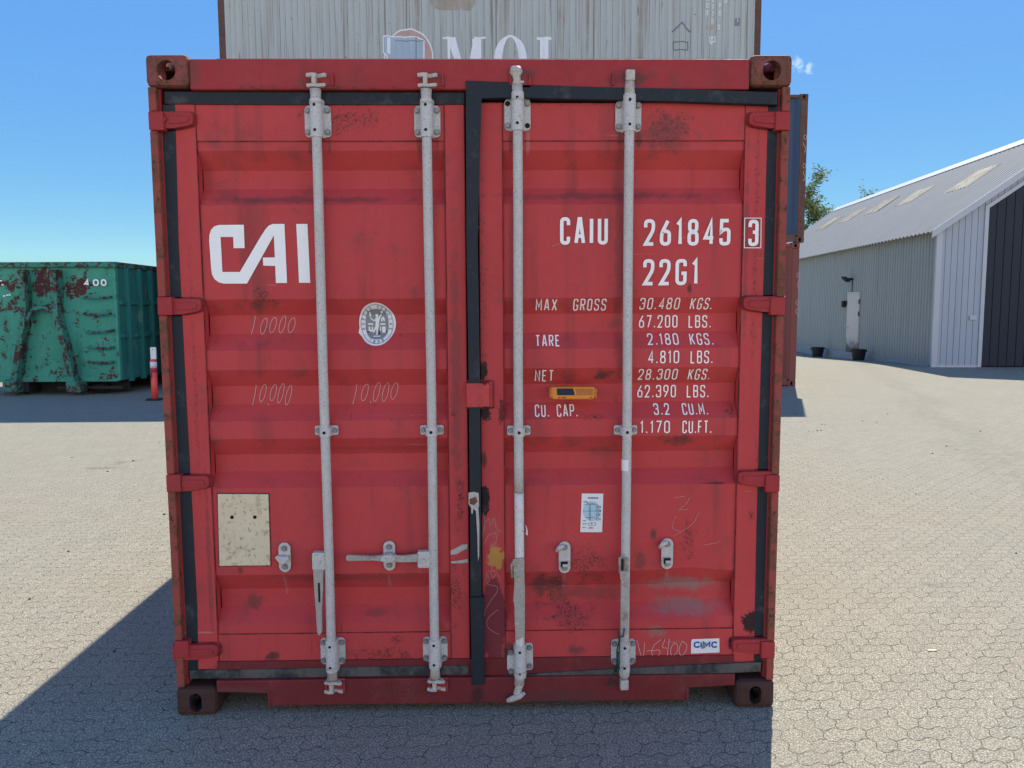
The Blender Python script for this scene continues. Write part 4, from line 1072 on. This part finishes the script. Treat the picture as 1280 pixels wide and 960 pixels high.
# lettering on the grey side, laid on the corrugation
pf = prof_at(prm); S0 = -.01-L40/2+.15
def mol_y(x): return YB+.016+pf(x-S0)
def B(px, py): p = U(px, py, YB+.02); return (p.x, p.z)
mbreak = [S0+s for s, _ in prm]
def mdrape(name, layers, mats):
    o = drape(name, layers, mats, None, yfun=mol_y, off=.004, breaks=mbreak, axis=0)
    o.parent = mol; o.matrix_parent_inverse = Matrix.Translation(mol.location).inverted(); return o
M_MOLW = simple('faded_white_paint', (.84, .87, .88), .6, 0, .08, 12)
h0, h1 = 6.62, B(600, 46)[1]; Hh = h1-h0; xm = B(556, 60)[0]
def sx_(x): return xm+x
def rc(x0, z0, x1, z1): return [(x0, z0), (x1, z0), (x1, z1), (x0, z1)]
Mw = B(607, 46)[0]-xm; st = .075
LM = [rc(xm+.06, h0+st, xm+.06+.06, h1-st*.6), rc(xm+Mw-.30, h0+st, xm+Mw-.10, h1-st*.6),
      [(xm+.03, h1), (xm+.24, h1), (xm+Mw*.56, h0), (xm+Mw*.46, h0)], [(xm+Mw*.46, h0), (xm+Mw*.53, h0), (xm+Mw-.16, h1), (xm+Mw-.26, h1)],
      rc(xm-.04, h1-st*.6, xm+.14, h1), rc(xm+Mw-.26, h1-st*.6, xm+Mw, h1), rc(xm-.04, h0, xm+.22, h0+st), rc(xm+Mw-.38, h0, xm+Mw, h0+st)]
ox0, ox1 = B(617, 50)[0], B(659, 50)[0]; ocx, ocz = (ox0+ox1)/2, (h0+h1)/2; orx, orz = (ox1-ox0)/2, Hh/2+.04
O1 = ell(ocx, ocz, orx, orz, 40); O2 = ell(ocx, ocz, orx-.19, orz-.05, 40)
LO = [[O1[k], O1[(k+1) % 40], O2[(k+1) % 40], O2[k]] for k in range(40)]
lx = B(671, 50)[0]; lw = .33
LL = [rc(lx, h1-st*.8, lx+lw, h1), rc(lx+.07, h0+st, lx+.26, h1-st*.8), rc(lx, h0, lx+.62, h0+st), [(lx+.62, h0+st), (lx+.54, h0+st), (lx+.60, h0+.3), (lx+.62, h0+.3)]]
mdrape('lettering', [(LM+LO+LL, 0)], [M_MOLW])
M_PINK = simple('faded_pink_paint', (.52, .36, .31), .6, 0, .1, 5)
M_LBLU = simple('faded_light_blue', (.40, .50, .58), .6, 0, .08, 5)
ec = B(511, 70); er = B(541, 70)[0]-ec[0]
D = ell(ec[0], ec[1]-.02, er, er*1.12, 40)
disc = [p for p in D]
bx = [B(479, 45), B(486, 45), B(495, 46), B(522, 46), B(530, 51), B(530, 70), B(530, 92), B(484, 92), B(484, 70), B(479, 65)]
mdrape('emblem', [([disc], 0), (ribbon(D, .03, True), 1), ([bx], 2), (ribbon(bx, .025, True), 1), ([[B(484, 47), B(488, 47), B(488, 68), B(484, 66)]], 1), (ribbon([B(494, 51), B(530, 51)], .02), 3), (ribbon([B(520, 46), B(520, 90)], .02), 3)],
       [M_PINK, M_MOLW, M_LBLU, M_GREYV])
tt = []
def vt(c, px, py, h=6.2, w=3.0): return text(c, *B(px-w/2, py+h/2), *B(px+w/2, py-h/2), sw=.014)
for c, px, py in (('0', 884, 7), ('0', 883.5, 16), ('0', 884, -2), ('0', 891.6, -1), ('7', 891.4, 8), ('7', 891.2, 17), ('5', 891, 26), ('1', 899.6, -2), ('9', 899.5, 7), ('8', 899.5, 16.5), ('0', 907.5, 0), ('S', 898.5, 34), ('K', 890.5, 49)): tt += vt(c, px, py)
tt += ribbon([B(887, 46), B(894, 46), B(894, 52), B(887, 52)], .018, True); tt += vt('B', 889, 54, 3, 2)+vt('1', 891.6, 54, 3, 1.2)+vt('1', 922.5, 25.5, 4, 1.5)
pk = [rc(*B(882.3, 35.5), *B(885.6, 32.2)), rc(*B(888, 35.5), *B(891.8, 32.2))]
bk = [rc(*B(919, 32), *B(925, 22.3))]
ar = ribbon([B(840, 40), B(852.5, 28), B(863, 40)], .03)+ribbon([B(842, 52), B(860, 52), B(860, 62), B(842, 62)], .02, True)
mdrape('code_lettering', [(bk, 2), (tt, 0), (pk, 1), (ar, 3)], [M_MOLW, M_PINK, M_GREYV, simple('faint_blue_outline', (.16, .20, .24), .7)])
mdrape('paint_patch', [([[B(537, -20), B(596, -20), B(594, 4), B(588, 13), B(575, 11), B(560, 13), B(545, 11), B(538, 4)]], 0)], [simple('cream_primer', (.42, .37, .31), .7, 0, .2, 3)])
# chalk figures on the two corner posts in front
def post_marks(t, zs, x0, k):
    pl = []
    rnd = random.Random(k)
    for z in zs:
        pts = [(x0+rnd.uniform(-.035, .035), z-.10+j*.05) for j in range(5)]; pl += ribbon(fillet(pts, .03), .009)
        pl += ribbon([(p[0], p[1]) for p in ell(x0, z+.20, .028, .045, 12)], .008, True)
    o = drape('chalk_mark', [(pl, 0)], [M_CHALK], None, yfun=YR+.006, off=.002, breaks=[])
    o.parent = t; o.matrix_parent_inverse = Matrix.Translation(t.location).inverted()
post_marks(front_up, (4.2, 4.75), U(1007, 200, YR).x-.02, 1); post_marks(front_low, (1.5, 2.05), U(998, 400, YR).x-.03, 2)

# ------------------------------------------------------------------ green roll-off container at the left
def flake_mat(name, paint, paint2, under, dark, amt, patches=()):
    n = NT(name, .75, 0, .3)
    P = n.co(); c = n.mix(n.noise(2, 4, .6), paint, paint2)
    c = n.mix(n.rng(n.noise(3.5, 4, .6, stretch=(1, 1, .25)), .55, .75, 0, .6), c, tuple(x*.55 for x in paint))
    c = n.mix(n.rng(n.noise(5, 5, .6, stretch=(1, 1, .3), dist=.4), .60, .75, 0, .5), c, (.20, .27, .22))
    f = n.noise(4.5, 8, .74, dist=.4); f2 = n.noise(19, 7, .75)
    ff = n.math('ADD', n.mul(f, .6), n.mul(f2, .4))
    for (x, z, rx, rz, w) in patches:
        d = n.vm('LENGTH', n.vm('MULTIPLY', n.vm('SUBTRACT', P, (x, 0, z)), (1/rx, 0, 1/rz)))
        ff = n.math('ADD', ff, n.rng(d, 1.15, .6, 0, w))
    m = n.rng(ff, .60-.1*amt, .63-.1*amt)
    c = n.mix(m, c, n.mix(n.noise(7, 5, .7), under, dark))
    n.col(c); n.bump(n.math('SUBTRACT', n.mul(f2, .2), n.mul(m, .4)), .4, .02); return n.m
dY = G(158, 493).y; dx1 = U(152, 490, dY).x; dW = 2.62; dx0 = dx1-dW; dL = 6.0; zt = 2.53; zb0 = .27
bin_ = empty('roll_off_container', (dx1, dY, 0)); tag(bin_, 'dented green open-top roll-off skip with flaking paint and rungs, left of the red container', 'skip')
def bl(px, py, y=0.): p = U(px, py, dY+y); return (p.x-dx1, p.z)
gpat = []
for (px, py, rx, rz, w) in ((54, 352, .26, .34, .10), (92, 358, .24, .24, .10), (12, 382, .35, .16, .07), (8, 352, .3, .2, .05), (145, 352, .16, .08, .04), (130, 470, .4, .08, .04)):
    q = bl(px, py); gpat.append((q[0], q[1], rx, rz, w))
M_GREEN = flake_mat('flaking_green_paint', (.034, .26, .18), (.085, .36, .27), (.10, .032, .030), (.065, .024, .022), .55, gpat)
M_GREEN2 = flake_mat('flaking_green_bars', (.035, .20, .15), (.06, .26, .19), (.09, .032, .03), (.05, .022, .022), 1.05)
M_GREEN3 = flake_mat('green_side_paint', (.02, .17, .15), (.03, .20, .17), (.05, .03, .03), (.03, .02, .02), .1)
m = MB(); rows = []
for a in range(13):
    row = []
    for b in range(13):
        x = -dW+.06+(dW-.06)*b/12; z = zb0+.05+(zt-.1-zb0-.05)*a/12
        y = .015*math.sin(b*1.1)*math.sin(a*.8)+.02*math.sin(a*.5+b*.35)
        if a in (0, 12) or b in (0, 12): y = 0
        row.append(m.bm.verts.new((x, .03+y, z)))
    rows.append(row)
for a in range(12):
    for b in range(12):
        f = m._f([rows[a][b], rows[a][b+1], rows[a+1][b+1], rows[a+1][b]]); f.smooth = True
m.box(-.055, .0, .0, .10, zb0, zt-.1, .01); m.box(-dW, -dW+.055, .0, .10, zb0, zt-.1, .01); m.box(-dW+.056, -.056, .005, .09, zb0-.02, zb0+.08, .01)
m.build('front_panel', M_GREEN, bin_)
m = MB(); m.box(-dW-.03, .03, -.05, .12, zt-.10, zt, .012); m.box(-dW-.03, -dW+.08, .121, dL, zt-.10, zt, .012); m.box(-.08, .03, .121, dL, zt-.10, zt, .012); m.box(-dW-.03, .03, dL+.001, dL+.12, zt-.1, zt, .012)
m.build('top_rim', M_GREEN2, bin_)
for s in (0, 1):
    xa = -.03 if s == 0 else -dW+.01; m = MB(); m.box(xa, xa+.02, .10, dL, zb0, zt-.10)
    m.build('side_panel', M_GREEN3, bin_)
    xo = 0.0 if s == 0 else -dW
    for k in range(11):
        y = .32+k*.52; m = MB(); d = .10
        m.box(*((-.0095, .085) if s == 0 else (-dW-.085, -dW+.0095)), y, y+.09, zb0-.04, zt-.101, .008); m.build('side_rib', M_GREEN3, bin_)
    for z in (1.08, 1.72):
        m = MB(); m.box(*((-.009, .05) if s == 0 else (-dW-.05, -dW+.009)), .10, dL-.02, z, z+.09, .008); m.build('side_rail', M_GREEN3, bin_)
m = MB(); m.box(-dW+.03, -.03, dL-.04, dL, zb0, zt-.1); m.build('rear_door', M_GREEN3, bin_)
m = MB(); m.box(-dW+.02, -.02, .10, dL-.05, zb0, zb0+.06); m.build('floor', M_GREEN3, bin_)
M_UND = simple('dark_underframe', (.03, .028, .026), .85, 0, .3, 10)
for x in (-.78, -1.84):
    m = MB(); m.box(x-.06, x+.06, .02, dL-.1, .05, zb0-.021, .006); m.build('runner', M_UND, bin_)
m = MB(); xa = bl(70, 489)[0]; xb = bl(152, 489)[0]; m.box(xa, xb, .05, .16, .10, .16, .008); m.build('front_beam', M_UND, bin_)
for x in (-.55, -2.07):
    m = MB(); m.tube([(x-.13, .27, .10), (x+.13, .27, .10)], .10, 16); m.build('roller', M_UND, bin_)
m = MB(); m.box(-dW+.1, -.06, .45, .50, .012, zb0-.021, .004); m.build('light_blocker', M_UND, bin_)  # added plate, closes the sunlit gap under the skip to keep it dark
def beam(m, pts, w, d0, d1):
    """flat bar standing proud of the front; pts in picture"""
    q = [Vector(bl(*p, y=-.1)) for p in pts]
    for pl in [ribbon(q, w)]:
        L = [r[0] for r in pl]+[pl[-1][1]]; R = [r[3] for r in pl]+[pl[-1][2]]
        m.prism([(p.x, p.y) for p in L]+[(p.x, p.y) for p in R[::-1]], d0, d1, 'y', .008)
m = MB(); beam(m, [(28, 337), (31.5, 360), (32.5, 388), (27, 430), (19, 486)], .105, -.20, .045); m.box(bl(12, 486)[0], bl(29, 486)[0], -.22, .06, .06, bl(20, 474)[1], .02); m.build('lifting_frame_bar', M_GREEN2, bin_)
m = MB(); beam(m, [(69, 337), (70.5, 360), (71.5, 390), (82, 430), (95, 484)], .105, -.20, .045); m.box(bl(90, 486)[0], bl(108, 486)[0], -.22, .06, .06, bl(97, 476)[1], .02); m.build('lifting_frame_bar', M_GREEN2, bin_)
m = MB()
hk = [bl(*p, y=-.15) for p in ((33, 402), (36, 394), (42, 387), (50, 384), (58, 386), (66, 390), (72, 395))]
m.tube([(a, -.14, b) for a, b in hk], .045, 10); m.build('hook_bar', M_GREEN2, bin_)
for (x0, y0, x1, y1) in ((107, 371, 138, 371), (106, 391.5, 137, 392), (110, 414.5, 141, 413), (111, 433, 142, 434), (110, 451.5, 142, 452)):
    a = bl(x0, y0); b = bl(x1, y1); m = MB()
    m.tube([(a[0], .05, a[1]), (a[0]+.02, -.07, a[1]-.01), (a[0]+.08, -.10, a[1]-.02), (b[0]-.08, -.10, b[1]-.02), (b[0]-.02, -.07, b[1]-.01), (b[0], .05, b[1])], .024, 8); m.build('rung', M_GREEN2, bin_)
fl = []
for c, a, b in (('4', 106, 112), ('0', 117, 124), ('0', 127, 133.5)):
    q0 = bl(a, 357.5); q1 = bl(b, 349); fl += text(c, q0[0], q0[1], q1[0], q1[1], sw=.028)
o = drape('lettering', [(fl, 0)], [M_LET], None, yfun=.0, off=.022, breaks=[]); o.parent = bin_; fl = []
for (a, b) in ((2, 351), (4, 356), (10, 369), (13, 368.5), (6, 370)):
    q = bl(a, b); fl.append(rc(q[0]-.02, q[1]-.012, q[0]+.02, q[1]+.012))
o = drape('paint_fleck', [(fl, 0)], [M_LET], None, yfun=.0, off=.022, breaks=[]); o.parent = bin_

# ------------------------------------------------------------------ red and white marker post
pp = G(194, 500); k = empty('marker_post', (pp.x, pp.y, 0)); tag(k, 'red marker post with a white band and tag, beside the green skip', 'bollard')
zc = lambda py: U(194, py, pp.y).z
M_FLUO = simple('fluorescent_red', (.95, .10, .075), .5, 0, .05, 10); M_FLUO2 = simple('deep_red_band', (.60, .03, .05), .5, 0, .08, 10)
m = MB(); m.tube([(0, 0, .02), (0, 0, zc(465)-.004)], .055, 18); m.build('post', M_FLUO, k)
m = MB(); m.tube([(0, 0, zc(465)-.003), (0, 0, zc(460))], .0555, 18); m.build('lower_band', M_FLUO2, k)
m = MB(); m.tube([(0, 0, zc(460)+.001), (0, 0, zc(452))], .057, 18); m.build('reflective_band', M_WHITE, k)
m = MB(); m.tube([(0, 0, zc(452)+.001), (0, 0, zc(449.5))], .055, 18); m.build('cap', M_FLUO, k)
m = MB(); m.prism(rrect(.01, zc(441.5), .10, zc(434)-zc(449), .01), -.012, .012, 'y'); m.mi = 1; m.tube([(0, -.0125, zc(437)), (0, -.014, zc(437))], .008, 10); m.build('tag', [M_WHITE, M_HOLE], k)
m = MB(); m.prism(rrect(0, 0, .26, .26, .05), 0.002, .028, 'z', .006); m.build('base', M_UND, k)
m = MB()
for i in range(4):
    a = math.radians(-75+14*i); z0 = .36+.05*(i % 2)
    m.box(.0556*math.sin(a+.3)-.002, .0556*math.sin(a+.3)+.010, -.0556*math.cos(a+.3)-.0025, -.0556*math.cos(a+.3)+.003, z0, z0+.10+.02*i)
m.build('scuff_mark', M_INK, k)

# ------------------------------------------------------------------ the shed on the right
TH = math.radians(-5.0)
so = G(1165, 459)
shed = empty('metal_shed', (so.x, so.y, 0), TH); tag(shed, 'grey corrugated metal shed with a tall navy gate and a pitched roof', 'shed')
RZ = Matrix.Rotation(TH, 3, 'Z')
UL, VL, EZ, SL = 8.1, 20.0, 3.64, .70
UM = UL/2; RZH = EZ+SL*UM
def loc(px, py, axis, val):
    """where the line of sight meets a plane of the shed, in the shed's frame"""
    o = RZ.transposed() @ (CAM-Vector((so.x, so.y, 0))); d = RZ.transposed() @ ray(px, py)
    if axis == 'roof':
        t = (EZ+.05+SL*o.x-o.z)/(d.z-SL*d.x)
    else: t = (val-o[axis])/d[axis]
    return o+d*t
def sheet_mat(name, a, b, rib, ax, dirt=.3, streak=(.1, .1, .09)):
    n = NT(name, .75 if 'roof' in name else .55, 0, .12 if 'roof' in name else .35)
    c = n.mix(n.noise(.7, 4, .6), a, b)
    c = n.mix(n.rng(n.noise(3, 5, .65, stretch=(1, 1, .06)), .5, .8, 0, dirt), c, streak)
    n.col(c); return n.m
M_SHEDW = sheet_mat('grey_green_sheet', (.285, .312, .30), (.34, .362, .345), 0, 0)
M_SHEDG = sheet_mat('pale_blue_grey_boards', (.34, .39, .455), (.39, .44, .505), 0, 0, .2, (.2, .22, .25))
M_ROOF = sheet_mat('roof_sheet', (.225, .235, .235), (.28, .29, .285), 0, 0, .35, (.17, .175, .16))
M_NAVY = sheet_mat('navy_gate', (.008, .013, .028), (.011, .018, .036), 0, 0, .1, (.02, .025, .04))
M_TRIM = simple('pale_trim', (.48, .51, .55), .5, 0, .05, 3)
def skylight_mat():
    n = NT('weathered_skylight', .5, 0, .3)
    c = n.mix(n.rng(n.noise(2.2, 5, .7), .35, .65), (.30, .235, .11), (.52, .48, .36)); n.col(c); return n.m
def ribs(L, pitch, depth):
    return corr_profile(L, pitch, depth, (.45, .12, .31, .12))
def wall(name, u=None, v=None, L=0, ztop=None, mat=None, pitch=.2, depth=.022, zbot=-.4, s0=0):
    m = MB(); pr = ribs(L, pitch, depth)
    for (a, d0), (b, d1) in zip(pr, pr[1:]):
        if b-a < 1e-6: continue
        if u is not None: A, Bq = (u+(d0 if u < 1 else -d0), s0+a), (u+(d1 if u < 1 else -d1), s0+b)
        else: A, Bq = (s0+a, v+(d0 if v < 1 else -d0)), (s0+b, v+(d1 if v < 1 else -d1))
        za = ztop(s0+a); zb_ = ztop(s0+b)
        m.poly([(*A, zbot), (*Bq, zbot), (*Bq, zb_), (*A, za)])
    return m.build(name, mat, shed)
gable = lambda u: EZ-.02+SL*min(u, UL-u)
wall('side_wall', u=0, L=VL, ztop=lambda s: EZ+.02, mat=M_SHEDW, pitch=.18)
wall('side_wall', u=UL, L=VL, ztop=lambda s: EZ+.02, mat=M_SHEDW, pitch=.18)
wall('rear_wall', v=VL, L=UL, ztop=gable, mat=M_SHEDG, pitch=.16)
# gable front: boards either side of the gate and above it
g0 = loc(1225.5, 457, 1, 0).x; g0t = loc(1237, 261, 1, 0); gz = g0t.z
gate_top = lambda u: gz+SL*(min(u, UL-u)-g0)
def gable_piece(a, b, low, high):
    m = MB(); n = round((b-a)/.155); w = (b-a)/n
    for i in range(n):
        s0, s1 = a+i*w, a+(i+1)*w
        m.prism([(s0+.006, low(s0)), (s1-.006, low(s1)), (s1-.006, high(s1)), (s0+.006, high(s0))], -.016, .004, 'y')
    m.prism([(a, low(a)), (b, low(b)), (b, high(b)-.002), (a, high(a)-.002)], .006, .05, 'y')
    return m
m = gable_piece(.03, g0-.10, lambda s: .0, gable); m.build('gable_wall', M_SHEDG, shed)
m = gable_piece(UL-g0+.10, UL-.03, lambda s: .0, gable); m.build('gable_wall', M_SHEDG, shed)
def two(a, b, low, high):
    m = gable_piece(a, UM, low, high); q = gable_piece(UM, b, low, high)
    me = bpy.data.meshes.new('t'); q.bm.to_mesh(me); m.bm.from_mesh(me); q.bm.free(); return m
m = two(g0-.0995, UL-g0+.0995, lambda s: gate_top(s)+.11, gable); m.build('gable_wall', M_SHEDG, shed)
m = MB()
m.box(g0-.10, g0, -.045, .03, 0, gz+.02, .006); m.box(UL-g0, UL-g0+.10, -.045, .03, 0, gz+.02, .006)
m.prism([(g0-.10, gz+.021-.07), (UM, gate_top(UM)), (UL-g0+.10, gz+.021-.07), (UL-g0+.10, gz+.06), (UM, gate_top(UM)+.12), (g0-.10, gz+.06)], -.046, .031, 'y')
m.build('gate_frame', M_TRIM, shed)
m = MB(); n = 26
for i in range(n):
    s0, s1 = g0+(UL-2*g0)*i/n, g0+(UL-2*g0)*(i+1)/n
    m.prism([(s0+.008, .03), (s1-.008, .03), (s1-.008, gate_top(s1)-.01), (s0+.008, gate_top(s0)-.01)], .010, .035, 'y')
m.prism([(g0, .02), (UL-g0, .02), (UL-g0, gate_top(UL-g0)-.02), (UM, gate_top(UM)-.02), (g0, gz-.02)], .037, .07, 'y')
m.build('gate', M_NAVY, shed)
m = MB(); m.box(-.045, .10, -.05, .035, -.05, EZ-.03, .008); m.build('corner_trim', M_TRIM, shed)
m = MB(); m.box(UL-.10, UL+.045, -.05, .035, -.05, EZ-.03, .008); m.build('corner_trim', M_TRIM, shed)
m = MB(); m.box(.11, g0-.11, -.035, -.018, .0, .06); m.build('base_strip', M_TRIM, shed)
# roof: two corrugated slopes
OV = .16; th = .05
for s in (0, 1):
    m = MB(); pr = corr_profile(VL+2*OV, .25, .030, (.30, .2, .30, .2))
    for (a, d0), (b, d1) in zip(pr, pr[1:]):
        def pt(u, v, d):
            x = u if s == 0 else UL-u
            return (x, -OV+v, EZ+th+SL*u-d)
        m.poly([pt(-.22, a, d0), pt(-.22, b, d1), pt(UM, b, d1), pt(UM, a, d0)])
    m.build('roof_slope', M_ROOF, shed)
m = MB(); zr = EZ+th+SL*UM
m.prism([(UM-.28, zr-.28*SL+.012), (UM, zr+.03), (UM+.28, zr-.28*SL+.012), (UM+.28, zr-.28*SL+.03), (UM, zr+.055), (UM-.28, zr-.28*SL+.03)], -OV-.01, VL+OV, 'y'); m.build('ridge_cap', M_TRIM, shed)
for v0, v1 in ((-OV-.05, -OV-.012), (VL+OV+.012, VL+OV+.05)):
    m = MB()
    m.prism([(-.24, EZ-.24*SL-.12), (UM, EZ+SL*UM-.12), (UL+.24, EZ-.24*SL-.12), (UL+.24, EZ-.24*SL+.07), (UM, EZ+SL*UM+.07), (-.24, EZ-.24*SL+.07)], v0, v1, 'y'); m.build('verge_board', M_TRIM, shed)
# skylights follow the roof sheets
M_SKYL = skylight_mat()
for (c0, c1) in (((1186, 240), (1245, 206)), ((1120, 258), (1167, 232)), ((1079, 269.5), (1124, 245)), ((1047, 280), (1085, 259)), ((1019, 289), (1055, 269))):
    a = loc(*c0, 'roof', 0); b = loc(*c1, 'roof', 0); vm_ = (a.y+b.y)/2
    m = MB(); ua, ub = a.x, min(b.x, UM-.4); w = .72
    pr = corr_profile(2*w, .19, .03, (.30, .2, .30, .2))
    for (s0, d0), (s1, d1) in zip(pr, pr[1:]):
        m.poly([(ua, vm_-w+s0, EZ+th+.012+SL*ua-d0), (ua, vm_-w+s1, EZ+th+.012+SL*ua-d1), (ub, vm_-w+s1, EZ+th+.012+SL*ub-d1), (ub, vm_-w+s0, EZ+th+.012+SL*ub-d0)])
    m.build('skylight', M_SKYL, shed)
# side door, lamp, little boxes
a = loc(1057, 447, 0, -.02); b = loc(1071.5, 450, 0, -.02); dv0, dv1 = min(a.y, b.y), max(a.y, b.y); dz0 = loc(1064, 448, 0, -.02).z; dz1 = loc(1064, 367, 0, -.02).z
def door_mat():
    n = NT('weathered_white_door', .7, 0, .3); s = n.sep(n.co())
    c = n.mix(n.noise(3, 5, .7), (.55, .49, .43), (.70, .64, .57))
    k_ = n.math('ADD', s[2], n.mul(n.math('SUBTRACT', n.noise(6, 5, .7), .5), .8))
    c = n.mix(n.rng(k_, dz0+.75, dz0+.30, 0, .92), c, (.09, .07, .055))
    c = n.mix(n.rng(n.noise(9, 5, .7), .62, .7, 0, .6), c, (.2, .15, .11)); n.col(c); return n.m
m = MB(); m.box(-.035, .03, dv0, dv1, dz0, dz1, .006); dd = m.build('door', door_mat(), shed)
m = MB(); m.box(-.05, -.03, dv1-.0-.02, dv1+.05, dz1-.40, dz1-.25); m.box(-.05, -.03, dv0-.05, dv0+.01, dz1-.75, dz1-.6); m.box(-.05, -.03, dv0-.05, dv0+.01, dz1-.35, dz1-.2); m.build('hinge', M_UND, dd)
m = MB(); m.tube([(-.036, dv1-.12, dz0+1.05), (-.09, dv1-.12, dz0+1.05), (-.09, dv1-.28, dz0+1.05)], .014, 8); m.build('handle', M_GALV, dd)
m = MB(); m.box(-.04, .02, dv0-.03, dv1+.03, dz1+.001, dz1+.05); m.build('door_lintel', M_TRIM, shed)
q = loc(1062, 349, 0, -.1); m = MB(); m.box(-.16, .0, q.y-.05, q.y+.05, q.z-.04, q.z+.04, .01); m.prism([(q.y-.22, q.z-.10), (q.y+.20, q.z+.02), (q.y+.24, q.z+.10), (q.y-.18, q.z)], -.30, -.15, 'x', .01); m.box(-.02, .0, q.y-.01, q.y+.01, dz1+.06, q.z-.05); m.build('wall_lamp', M_UND, shed)
q = loc(1054.5, 380, 0, -.05); m = MB(); m.box(-.10, .0, q.y-.09, q.y+.09, q.z-.11, q.z+.11, .015); m.build('junction_box', M_UND, shed)
q = loc(1216.5, 397, 1, -.03); m = MB(); m.box(q.x-.10, q.x+.08, -.06, -.017, q.z-.06, q.z+.06, .01); m.build('switch_box', M_TRIM, shed)
m = MB(); m.box(-.06, .0, .1, VL-.1, -.45, .05+0, .01); m.build('plinth', simple('plinth_concrete', (.36, .36, .35), .9, 0, .15, 3), shed)

# two black tubs along the shed wall
for (px, py, w, lab) in ((1022, 446, .50, 'black plastic tub standing left of the weathered shed door'), (1073, 452.5, .50, 'black plastic tub standing in front of the weathered shed door')):
    p = loc(px, py-3, 0, -.42); wp = RZ @ p+Vector((so.x, so.y, 0)); gz_ = ground_z(wp.x, wp.y)
    m = MB(); n = 22; prf = [(.0, .02), (.21, .02), (.22, .03), (.285, .36), (.305, .365), (.305, .40), (.275, .40), (.205, .06), (.0, .06)]
    rings = []
    for r, z in prf: rings.append([m.bm.verts.new((max(r, .001)*math.cos(2*math.pi*i/n), max(r, .001)*math.sin(2*math.pi*i/n), z-.02)) for i in range(n)])
    for a_, b_ in zip(rings, rings[1:]):
        for i in range(n): m._f([a_[i], a_[(i+1) % n], b_[(i+1) % n], b_[i]])
    for s in (-1, 1): m.tube([(s*.30, -.06, .33), (s*.35, -.04, .30), (s*.35, .04, .30), (s*.30, .06, .33)], .012, 6)
    o = m.build('tub', simple('black_plastic', (.012, .013, .016), .5, 0, .1, 10)); o.location = (wp.x, wp.y, gz_); o.scale = (.78, .78, .92)
    tag(o, lab, 'tub', 'tubs along the shed')

# ------------------------------------------------------------------ trees behind the shed
def leaf_mat(name, a, b):
    n = NT(name, .6, 0, .3); c = n.mix(n.white(n.vm('FLOOR', n.vm('MULTIPLY', n.co(), (9, 9, 9)))), a, b); n.col(c)
    tr = n.t.nodes.new('ShaderNodeBsdfTranslucent'); n.put(tr.inputs[0], n.mix(.5, c, (.16, .22, .03)))
    mx_ = n.t.nodes.new('ShaderNodeMixShader'); mx_.inputs[0].default_value = .5
    n.t.links.new(n.b.outputs[0], mx_.inputs[1]); n.t.links.new(tr.outputs[0], mx_.inputs[2]); n.t.links.new(mx_.outputs[0], n.out.inputs[0]); return n.m
M_LEAF = leaf_mat('leaves', (.11, .17, .035), (.20, .26, .07)); M_BARK = simple('bark', (.10, .08, .06), .9, 0, .3, 8)
def tree(x, y, h, spread, seed, label, leaves=9000, lean=0., clear=.35):
    rnd = random.Random(seed); t = empty('tree', (x, y, 0)); tag(t, label, 'tree', 'trees beyond the shed')
    m = MB(); tips = []
    def grow(p, d, L, r, depth):
        n = 4; pts = [p.copy()]; rs = [r]; q = p.copy()
        for i in range(n):
            d = (d+Vector((rnd.uniform(-.16, .16), rnd.uniform(-.16, .16), rnd.uniform(-.02, .12)))).normalized(); q = q+d*L/n; pts.append(q.copy()); rs.append(r*(1-.45*(i+1)/n))
            if depth <= 1: tips.append((q.copy(), .75 if depth else .45))
        m.tube(pts, rs, 7 if depth > 1 else 4, cap=True)
        if depth == 0: return
        for k in range(rnd.choice((3, 4)) if depth > 1 else 4):
            a = rnd.uniform(0, 6.28); sp = rnd.uniform(.45, .95)
            side = Vector((math.cos(a), math.sin(a), rnd.uniform(-.1, .5)))
            i = rnd.choice((2, 3, 4)); grow(pts[i], (d*(1-sp*.55)+side*sp*spread).normalized(), L*rnd.uniform(.52, .74), rs[i]*.62, depth-1)
    grow(Vector((0, 0, 0)), Vector((lean, 0, 1)).normalized(), h*clear, h*.022, 4)
    top = max(p.z for p, _ in tips); k = h/top
    for v in m.bm.verts: v.co *= k
    m.build('trunk', M_BARK, t)
    bm = bmesh.new()
    for i in range(leaves):
        p, w = rnd.choice(tips); c = p*k+Vector((rnd.gauss(0, .16), rnd.gauss(0, .16), rnd.gauss(0, .15)))
        a = Vector((rnd.gauss(0, 1), rnd.gauss(0, 1), rnd.gauss(0, .6))).normalized(); b = a.orthogonal().normalized(); l = rnd.uniform(.07, .13); ww = l*.5
        bm.faces.new([bm.verts.new(c-a*l), bm.verts.new(c+b*ww+a*l*.1), bm.verts.new(c+a*l), bm.verts.new(c-b*ww+a*l*.1)])
    me = bpy.data.meshes.new('crown'); bm.to_mesh(me); bm.free(); me.materials.append(M_LEAF)
    o = bpy.data.objects.new('crown', me); C.objects.link(o); o.parent = t
def far(px, py, Y): p = U(px, py, Y); return p
p = far(1016, 222, 44); tree(p.x, 44, p.z, .95, 11, 'loose light green tree between the blue container and the shed roof', 9500, .0)
p = far(1110, 225, 46); tree(p.x, 46, p.z, .8, 5, 'tree whose top just peeks above the shed ridge', 4500)
